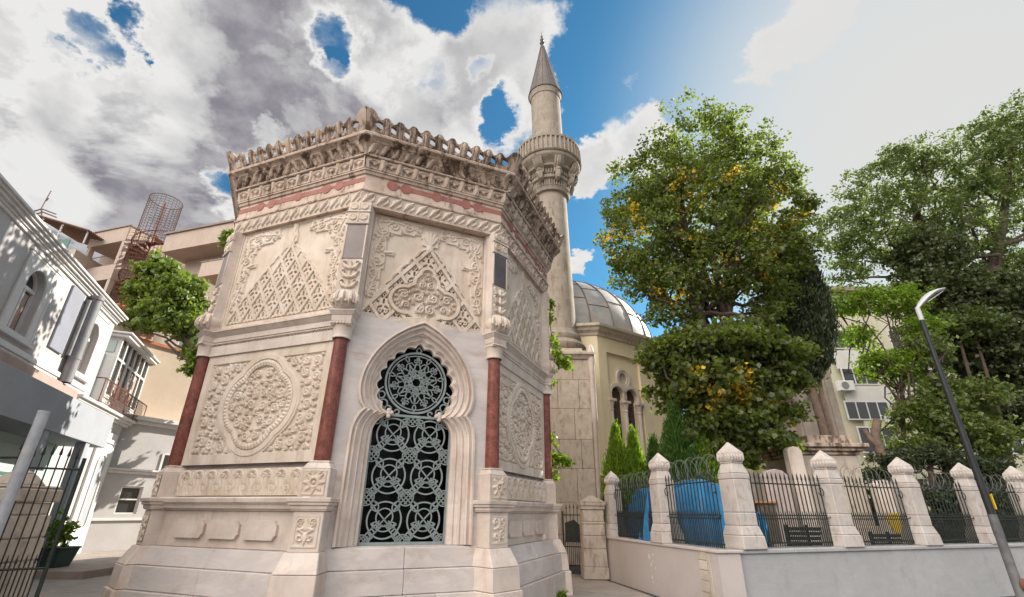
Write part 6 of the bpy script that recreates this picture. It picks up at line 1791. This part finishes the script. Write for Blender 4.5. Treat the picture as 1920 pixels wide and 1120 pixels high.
def make_tree(name, label, base, group, trunks, blobs, m, n1, n2, cr, L, W, bark=BARK, seed=1, extra=None, branches=26, shell=.45):
    t = thing(name, label, 'tree', base, group)
    P, D, C, dirs, k = crown_points(blobs, n1, n2, cr, shell, seed)
    mi = None; ms = m
    if extra:
        pts, rad, ym = extra; mi = np.zeros(len(P), int); g = np.random.default_rng(seed)
        for q, r_ in zip(pts, rad):
            d = np.linalg.norm((C - np.array(q)) * np.array([1, .30, 1]), axis=1); hit = np.where((d < r_ * 1.6) & (g.random(len(C)) < .34))[0]
            mi[np.isin(k, hit) & (g.random(len(k)) < .72)] = 1
        ms = [m, ym]
    sc = .7 + .6 * np.random.default_rng(seed + 5).random(len(P))
    leaf_mesh('crown', P, D, L * sc, W * sc, ms, t, mi)
    mb = MB(); ends = []
    for tr in trunks:
        pts = [Vector(p) for p in tr[0]]; rs = tr[1]
        fine = []; fr_ = []
        for i in range(len(pts) - 1):
            for s_ in range(4):
                f = s_ / 4; fine.append(pts[i].lerp(pts[i + 1], f) + Vector((math.sin(i * 3.1 + s_), math.cos(i * 2.3 + s_), 0)) * rs[i] * .12); fr_.append(rs[i] + (rs[i + 1] - rs[i]) * f)
        fine.append(pts[-1]); fr_.append(rs[-1]); mb.tube(fine, fr_, 10); ends.append((fine, fr_))
    mb.build('trunk', bark, t, recalc=False)
    mb = MB(); g = random.Random(seed)
    for j in range(branches):
        fine, fr_ = ends[j % len(ends)]; i = g.randrange(len(fine) // 3, len(fine)); c = C[g.randrange(len(C))]
        q = Vector(c); s0 = fine[i]
        if (q - s0).length > 7 or q.z < s0.z - 1.0: continue
        limb(mb, s0, q, fr_[i] * .45, .02, .9, 7, j)
    mb.build('branches', bark, t, recalc=False)
    return t

A16 = lambda x, y, dy=0: tuple(at(x, y, 16 + dy))
lime_blobs = blobs_at([(1310, 275, 2.0, 1.9), (1235, 340, 1.9, 2.0), (1385, 330, 2.1, 2.1), (1200, 440, 1.8, 2.0), (1300, 400, 2.6, 2.3), (1420, 410, 2.0, 2.0, .5), (1465, 340, .9, .7), (1490, 390, .8, .8), (1350, 490, 2.4, 1.6), (1205, 515, 1.2, 1.0), (1262, 540, 1.4, 1.0), (1250, 590, .7, .5), (1290, 600, .5, .4), (1430, 590, .8, .5), (1450, 480, 1.6, 1.5, .5), (1440, 555, .9, .9, .5)], 16)
yp = [A16(x, y) for x, y in ((1270, 380), (1285, 395), (1330, 370), (1165, 455), (1190, 425), (1285, 450), (1340, 515), (1365, 515), (1440, 425), (1450, 405), (1405, 515), (1425, 465), (1235, 560), (1215, 500))]
lime = make_tree('lime_tree', 'tall broad lime tree with twin trunks and patches of yellow leaves, right of the minaret', (6.9, 16.3, .6), 'lime trees in the garden',
                 [([A16(1352, 950, .2), A16(1345, 800, .2), A16(1325, 690, .2), A16(1308, 590, .2), A16(1290, 480, .3), A16(1270, 330, .4)], [.34, .31, .27, .24, .17, .05]), ([A16(1352, 900, .4), A16(1352, 760, .4), A16(1362, 600, .4), A16(1368, 480, .4), A16(1385, 330, .4)], [.30, .25, .22, .17, .05])],
                 lime_blobs, LIND, 1500, 32, .38, .14, .11, seed=4, extra=(yp, [.5, .4, .4, .45, .35, .35, .3, .35, .6, .5, .4, .4, .35, .3], YLF), branches=60, shell=.42)
low_blobs = blobs_at([(1330, 650, 1.7, .7), (1260, 655, .9, .5), (1420, 660, 1.2, .6), (1310, 720, 1.4, .85), (1400, 735, 1.3, .85), (1340, 800, 1.3, .8), (1410, 810, .9, .6), (1240, 690, .5, .3), (1465, 700, .7, .4), (1480, 775, .4, .3), (1222, 668, .45, .2), (1490, 655, .5, .25), (1470, 830, .4, .25), (1310, 850, .5, .3), (1390, 860, .5, .3), (1500, 720, .4, .2)], 14.6)
A14 = lambda x, y: tuple(at(x, y, 14.6))
make_tree('lime_tree', 'dark low lime tree with hanging yellow leaf clusters, directly above the corner fence pier', (6.2, 14.8, .6), 'lime trees in the garden',
          [([A14(1352, 980), A14(1360, 880), A14(1352, 760), A14(1330, 660)], [.2, .18, .14, .06])], low_blobs, LIND, 800, 34, .34, .165, .135, seed=9,
          extra=([A14(1285, 745), A14(1315, 735), A14(1350, 715), A14(1375, 745), A14(1440, 760), A14(1455, 775)], [.45, .42, .35, .22, .2, .22], YLF), branches=30, shell=.35)
# cypress
cyp_t = thing('cypress', 'dark slender cypress with two bare trunks rising from the stone plinth', 'tree', (11.3, 18, .6))
def build_cyp():
    g = np.random.default_rng(8); Y = 18.0
    prof = [(6.6, .3), (7.2, .85), (8.2, 1.08), (9.4, 1.05), (10.6, .85), (11.8, .5), (12.9, .12)]
    zs = np.array([p[0] for p in prof]); rs = np.array([p[1] for p in prof])
    n = 1500; z = g.uniform(6.6, 12.9, n); a = g.uniform(0, 2 * PI, n); r_ = np.interp(z, zs, rs) * (.45 + .6 * g.random(n) ** .6)
    cx_ = 11.38 + (11.9 - 11.38) * (z - 6.6) / 6
    C = np.stack([cx_ + r_ * np.cos(a), Y + r_ * np.sin(a), z], 1); k = np.repeat(np.arange(n), 34)
    P = C[k] + g.normal(size=(len(k), 3)) * np.array([.11, .11, .20]); D = unit(np.stack([np.cos(a), np.sin(a), 0 * a], 1)[k] * .35 + np.array([0, 0, 1.0]) + g.normal(size=(len(k), 3)) * .3)
    leaf_mesh('foliage', P, D, .20, .05, CYP, cyp_t)
    for x0, x1, r0 in ((1556, 1512, .17), (1566, 1530, .12)):
        m = MB(); b, t_ = at(x0, 870, Y), at(x1, 670, Y); pts = [b.lerp(t_, i / 8) + Vector((.04 * math.sin(i), .04 * math.cos(i), 0)) for i in range(9)]; m.tube([b - Vector((0, 0, 2.6))] + pts + [t_ + Vector((.1, 0, 3))], [r0 * 1.1] + [r0 - .006 * i for i in range(9)] + [.03], 9); m.build('trunk', BARKL, cyp_t, recalc=False)
    # a low bushy side shoot
    C = np.array(at(1545, 665, Y)); P, D, *_ = crown_points([(C[0], C[1], C[2], .32, .3, .6)], 80, 24, .12, .3, 4); leaf_mesh('side_shoot', P, D, .18, .05, CYP, cyp_t)
build_cyp()
# big acacia on the right with an ivy covered core
A22 = lambda x, y, dy=0: tuple(at(x, y, 22 + dy))
ab_ = blobs_at([(1560, 440, 1.7, 1.3), (1610, 395, 2.0, 1.5), (1660, 330, 2.0, 1.5), (1710, 300, 1.8, 1.2), (1640, 460, 2.2, 1.4), (1590, 510, 1.2, .9), (1720, 400, 2.4, 1.8), (1790, 350, 1.8, 1.4, 1), (1800, 440, 2.6, 2.0, 1), (1850, 250, 1.9, 1.2, 1), (1905, 230, 2.2, 1.5, 1), (1890, 310, 2.6, 1.7, 1), (1840, 300, 1.2, .7, 1), (1900, 420, 2.2, 1.4, 2), (1960, 330, 3.0, 2.5, 1), (1880, 500, 1.8, 1.3, 2), (1960, 520, 3.0, 2.2, 1), (1840, 370, 2.0, 1.2, 1), (1760, 300, 1.6, 1.0), (1960, 240, 2.4, 1.6, 1)], 22)
aca = make_tree('acacia_tree', 'huge feathery tree with open branches at the right edge, against the sun', (24.2, 23, .6), None,
                [([A22(1880, 960, 1), A22(1850, 780, 1), A22(1800, 600, 1), A22(1740, 450, 1), A22(1690, 330, 1)], [.55, .48, .40, .25, .06]), ([A22(1850, 780, 1), A22(1850, 600, 1), A22(1880, 420, 1), A22(1900, 250, 1)], [.4, .33, .22, .05]), ([A22(1800, 600, 1), A22(1700, 520, 1), A22(1600, 430, 1)], [.28, .18, .04])],
                ab_, ACA, 1800, 25, .44, .20, .10, seed=12, branches=90, shell=.30)
ivy_b = blobs_at([(1745, 480, 1.7, 1.5), (1770, 560, 2.0, 1.6), (1820, 640, 2.0, 1.6), (1720, 540, 1.1, 1.0), (1860, 560, 1.6, 1.4), (1890, 680, 2.0, 1.6), (1930, 600, 2.2, 2), (1900, 770, 1.8, 1.3)], 21)
P, D, *_ = crown_points(ivy_b, 1500, 28, .42, .45, 6)
o = leaf_mesh('ivy', P, D, .20, .16, IVY); setp(o, 'dense dark ivy hanging over the trunk of the huge tree at the right', 'climbing plant')
# lighter understorey trees
A19 = lambda x, y, dy=0: tuple(at(x, y, 19 + dy))
make_tree('young_acacia', 'bright yellow green young tree in front of the cream apartment block', (14.5, 19, .6), 'young trees in the garden',
          [([A19(1700, 960), A19(1695, 840), A19(1690, 700), A19(1660, 580)], [.11, .09, .07, .02])],
          blobs_at([(1590, 570, 1.0, .6), (1640, 565, 1.2, .6), (1690, 560, 1.0, .6), (1610, 630, .8, .6), (1650, 680, 1.0, .8), (1720, 620, 1.0, .8), (1700, 690, .9, .8)], 19), LITE, 430, 20, .36, .17, .09, seed=21, branches=30, shell=.2)
make_tree('young_acacia', 'mid green feathery tree behind the black lamp post', (16.5, 18.6, .6), 'young trees in the garden',
          [([A19(1790, 960), A19(1770, 860), A19(1755, 740), A19(1745, 640)], [.14, .12, .08, .02])],
          blobs_at([(1740, 660, 1.0, .8), (1760, 740, 1.2, .9), (1720, 780, 1.2, .7), (1790, 800, 1.3, .8), (1840, 740, 1.0, .8), (1850, 820, 1.2, .8), (1700, 830, .9, .5)], 18.6), ACA2, 480, 22, .34, .18, .10, seed=22, branches=40, shell=.2)
make_tree('dark_shrub_tree', 'dark conifer like bush in front of the headstones, left of the lamp post', (12.6, 16.5, .6), None,
          [([tuple(at(1755, 960, 16.5)), tuple(at(1748, 900, 16.5)), tuple(at(1740, 850, 16.5))], [.12, .10, .04])],
          blobs_at([(1740, 850, 1.0, .35), (1700, 870, .8, .25), (1790, 870, .9, .3), (1640, 890, .6, .3), (1660, 862, .5, .25), (1800, 905, .8, .35), (1850, 880, .9, .4), (1860, 915, 1.0, .4)], 16.5), DKG, 420, 22, .22, .15, .05, seed=23, branches=20, shell=.2)
pr_ = thing('pruned_tree', 'short pruned brown tree stump with a bent trunk before the cream apartment block', 'tree', tuple(at(1660, 950, 17)))
m = MB(); m.tube([at(1672, 960, 17), at(1662, 880, 17), at(1648, 840, 17), at(1640, 815, 17), at(1645, 788, 17)], [.17, .16, .16, .14, .13], 9); m.build('trunk', BARKL, pr_, recalc=False)
m = MB(); m.tube([at(1648, 840, 17), at(1628, 820, 17), at(1620, 805, 17)], [.12, .09, .07], 8); m.build('cut_limb', BARKL, pr_, recalc=False)
for x0, x1, lb in ((1845, 1800, 'thin bare trunk right of the lamp post, nearer the lamp'), (1880, 1832, 'thin bare trunk right of the lamp post, nearer the orange building')):
    t = thing('thin_tree', lb, 'tree', tuple(at(x0 + 40, 960, 20)), 'thin trees beyond the garden')
    m = MB(); m.tube([at(x0 + 40, 960, 20), at(x0, 800, 20), at(x1, 640, 20)], [.11, .09, .05], 7); m.build('trunk', BARK, t, recalc=False)
    c = at(x1, 610, 20); P, D, *_ = crown_points([(c.x, c.y, c.z, 1.1, 1.1, .9)], 120, 24, .3, .2, int(x0)); leaf_mesh('crown', P, D, .18, .10, ACA, t)
# hedges at the back of the garden
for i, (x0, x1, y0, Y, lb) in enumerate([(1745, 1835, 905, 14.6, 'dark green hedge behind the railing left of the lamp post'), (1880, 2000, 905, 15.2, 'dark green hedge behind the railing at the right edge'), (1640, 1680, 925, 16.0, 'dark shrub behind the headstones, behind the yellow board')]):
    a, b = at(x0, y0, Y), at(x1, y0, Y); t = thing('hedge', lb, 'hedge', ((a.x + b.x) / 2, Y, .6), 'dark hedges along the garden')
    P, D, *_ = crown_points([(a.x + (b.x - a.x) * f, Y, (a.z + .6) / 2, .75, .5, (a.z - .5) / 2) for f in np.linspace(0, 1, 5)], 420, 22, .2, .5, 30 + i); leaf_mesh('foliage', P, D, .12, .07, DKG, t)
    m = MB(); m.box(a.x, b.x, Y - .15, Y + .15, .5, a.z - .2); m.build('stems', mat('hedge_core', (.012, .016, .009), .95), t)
# thujas
def thuja(x, ytop, ybot, Y, r_, m_, lb, n, seed):
    g = np.random.default_rng(seed); tp = at(x, ytop, Y); z0 = .6; H = tp.z - z0
    t = thing('thuja', lb, 'shrub', (tp.x, Y, z0), 'thujas behind the railing')
    f = g.random(n) ** .8; a = g.uniform(0, 2 * PI, n); rr = r_ * np.sin(np.clip(f * .8 + .20, 0, 1) * PI) ** .8 * (.45 + .68 * g.random(n)) * np.where(f > .6, 1 - (f - .6) * 1.0, 1)
    C = np.stack([tp.x + rr * np.cos(a), Y + rr * np.sin(a), z0 + H * f], 1); k = np.repeat(np.arange(n), 16)
    P = C[k] + g.normal(size=(len(k), 3)) * np.array([.05, .05, .13]); D = unit(np.stack([np.cos(a), np.sin(a), 0 * a], 1)[k] * .3 + np.array([0, 0, 1.0]) + g.normal(size=(len(k), 3)) * .22)
    leaf_mesh('foliage', P, D, .13, .032, m_, t)
    m = MB(); m.tube([(tp.x, Y, z0 - .1), (tp.x, Y, z0 + H * .8)], [.05, .01], 6); m.build('stem', BARK, t)
thuja(1153, 808, 1000, 15.4, .46, THU, 'bright yellow green pointed thuja, left one of the close pair by the gate pier', 1100, 41)
thuja(1186, 818, 1000, 15.4, .42, THU, 'bright yellow green pointed thuja, right one of the close pair by the gate pier', 1100, 42)
thuja(1262, 768, 1000, 14.15, .62, THD, 'taller darker thuja behind the blue tarpaulin, nearer the fence pier', 1500, 43)
thuja(1305, 800, 1000, 14.2, .55, THU, 'bushy bright thuja behind the blue tarpaulin, under the dark lime tree', 1100, 44)
thuja(1225, 830, 1000, 15.2, .40, THD, 'small dark green thuja behind the fence pier, left of the blue tarpaulin', 700, 45)
# creepers on the tomb's right flank
def creeper(pts, Y, lb, seed, n=46):
    t = thing('creeper', lb, 'climbing plant', tuple(at(*pts[0], Y)), 'leafy creepers beside the tomb')
    b = [(*at(x, y, Y), .16, .2, .22) for x, y in pts]; P, D, *_ = crown_points(b, n, 9, .13, .1, seed); leaf_mesh('foliage', P, D, .15, .09, LITE, t)
    m = MB(); m.tube([at(x, y, Y) for x, y in pts], .014, 5); m.build('stem', BARK, t, recalc=False)
creeper([(1030, 720), (1036, 690), (1042, 665), (1050, 680), (1066, 678), (1036, 640), (1030, 600), (1033, 575)], 14.2, 'leafy green creeper high on the right flank of the tomb', 51, 70)
creeper([(1035, 940), (1034, 900), (1030, 850), (1040, 860), (1058, 866), (1066, 872), (1032, 825)], 14.2, 'leafy green creeper low beside the right flank of the tomb, above the gate', 52, 60)
# fig tree on the left
A25 = lambda x, y, dy=0: tuple(at(x, y, 22.5 + dy))
fig = make_tree('fig_tree', 'bright green leafy fig tree between the white house and the tomb', (-14.5, 22.5, 3), None,
                [([A25(385, 760), A25(378, 690), A25(352, 640), A25(320, 580)], [.20, .18, .14, .05]), ([A25(372, 680), A25(345, 600), A25(300, 540)], [.12, .1, .04])],
                blobs_at([(305, 510, 1.1, .75), (280, 555, 1.3, .9), (335, 555, 1.5, 1.0), (300, 595, 1.6, .8), (345, 610, 1.2, .8), (375, 650, .7, .9), (262, 590, .7, .5), (365, 690, .35, .5)], 22.5) + [(-13.0, 24.6, 8.6, 1.1, 1.2, 1.2), (-12.2, 25.4, 6.6, 1.0, 1.1, 1.0), (-13.6, 24.2, 7.2, .7, .9, .9)], FIG, 760, 22, .36, .24, .18, seed=61, branches=24, shell=.35)
P, D, *_ = crown_points(blobs_at([(430, 440, .45, .25), (424, 455, .4, .3), (436, 470, .3, .3)], 22.5), 40, 12, .22, .1, 62)
o = leaf_mesh('branch', P, D, .24, .18, FIG); setp(o, 'small sprig of green leaves sticking out beside the tomb cornice', 'branch')
make_tree('lime_tree', 'broad leafy tree standing behind the tomb', (-4.4, 18.3, 0), None,
          [([(-4.4, 18.3, 0), (-4.4, 18.3, 6), (-4.2, 18.2, 10), (-4.0, 18, 13)], [.35, .3, .22, .06])],
          [(-4.2, 18.0, 12.2, 2.6, 2.4, 2.6), (-5.6, 17.6, 10.5, 1.8, 1.8, 2.2), (-2.8, 18.6, 10.8, 1.9, 1.8, 2.2), (-4.4, 18.2, 8.4, 2.4, 2.2, 1.8)], LIND, 620, 24, .45, .24, .2, seed=77, branches=24, shell=.3)
# small weeds at the foot of the tomb
P, D, *_ = crown_points([(1.05, 11.15, .05, .12, .1, .12)], 14, 10, .06, .1, 63); o = leaf_mesh('weed', P, D, .09, .04, LITE); setp(o, 'small green weed at the foot of the tomb plinth', 'weed')
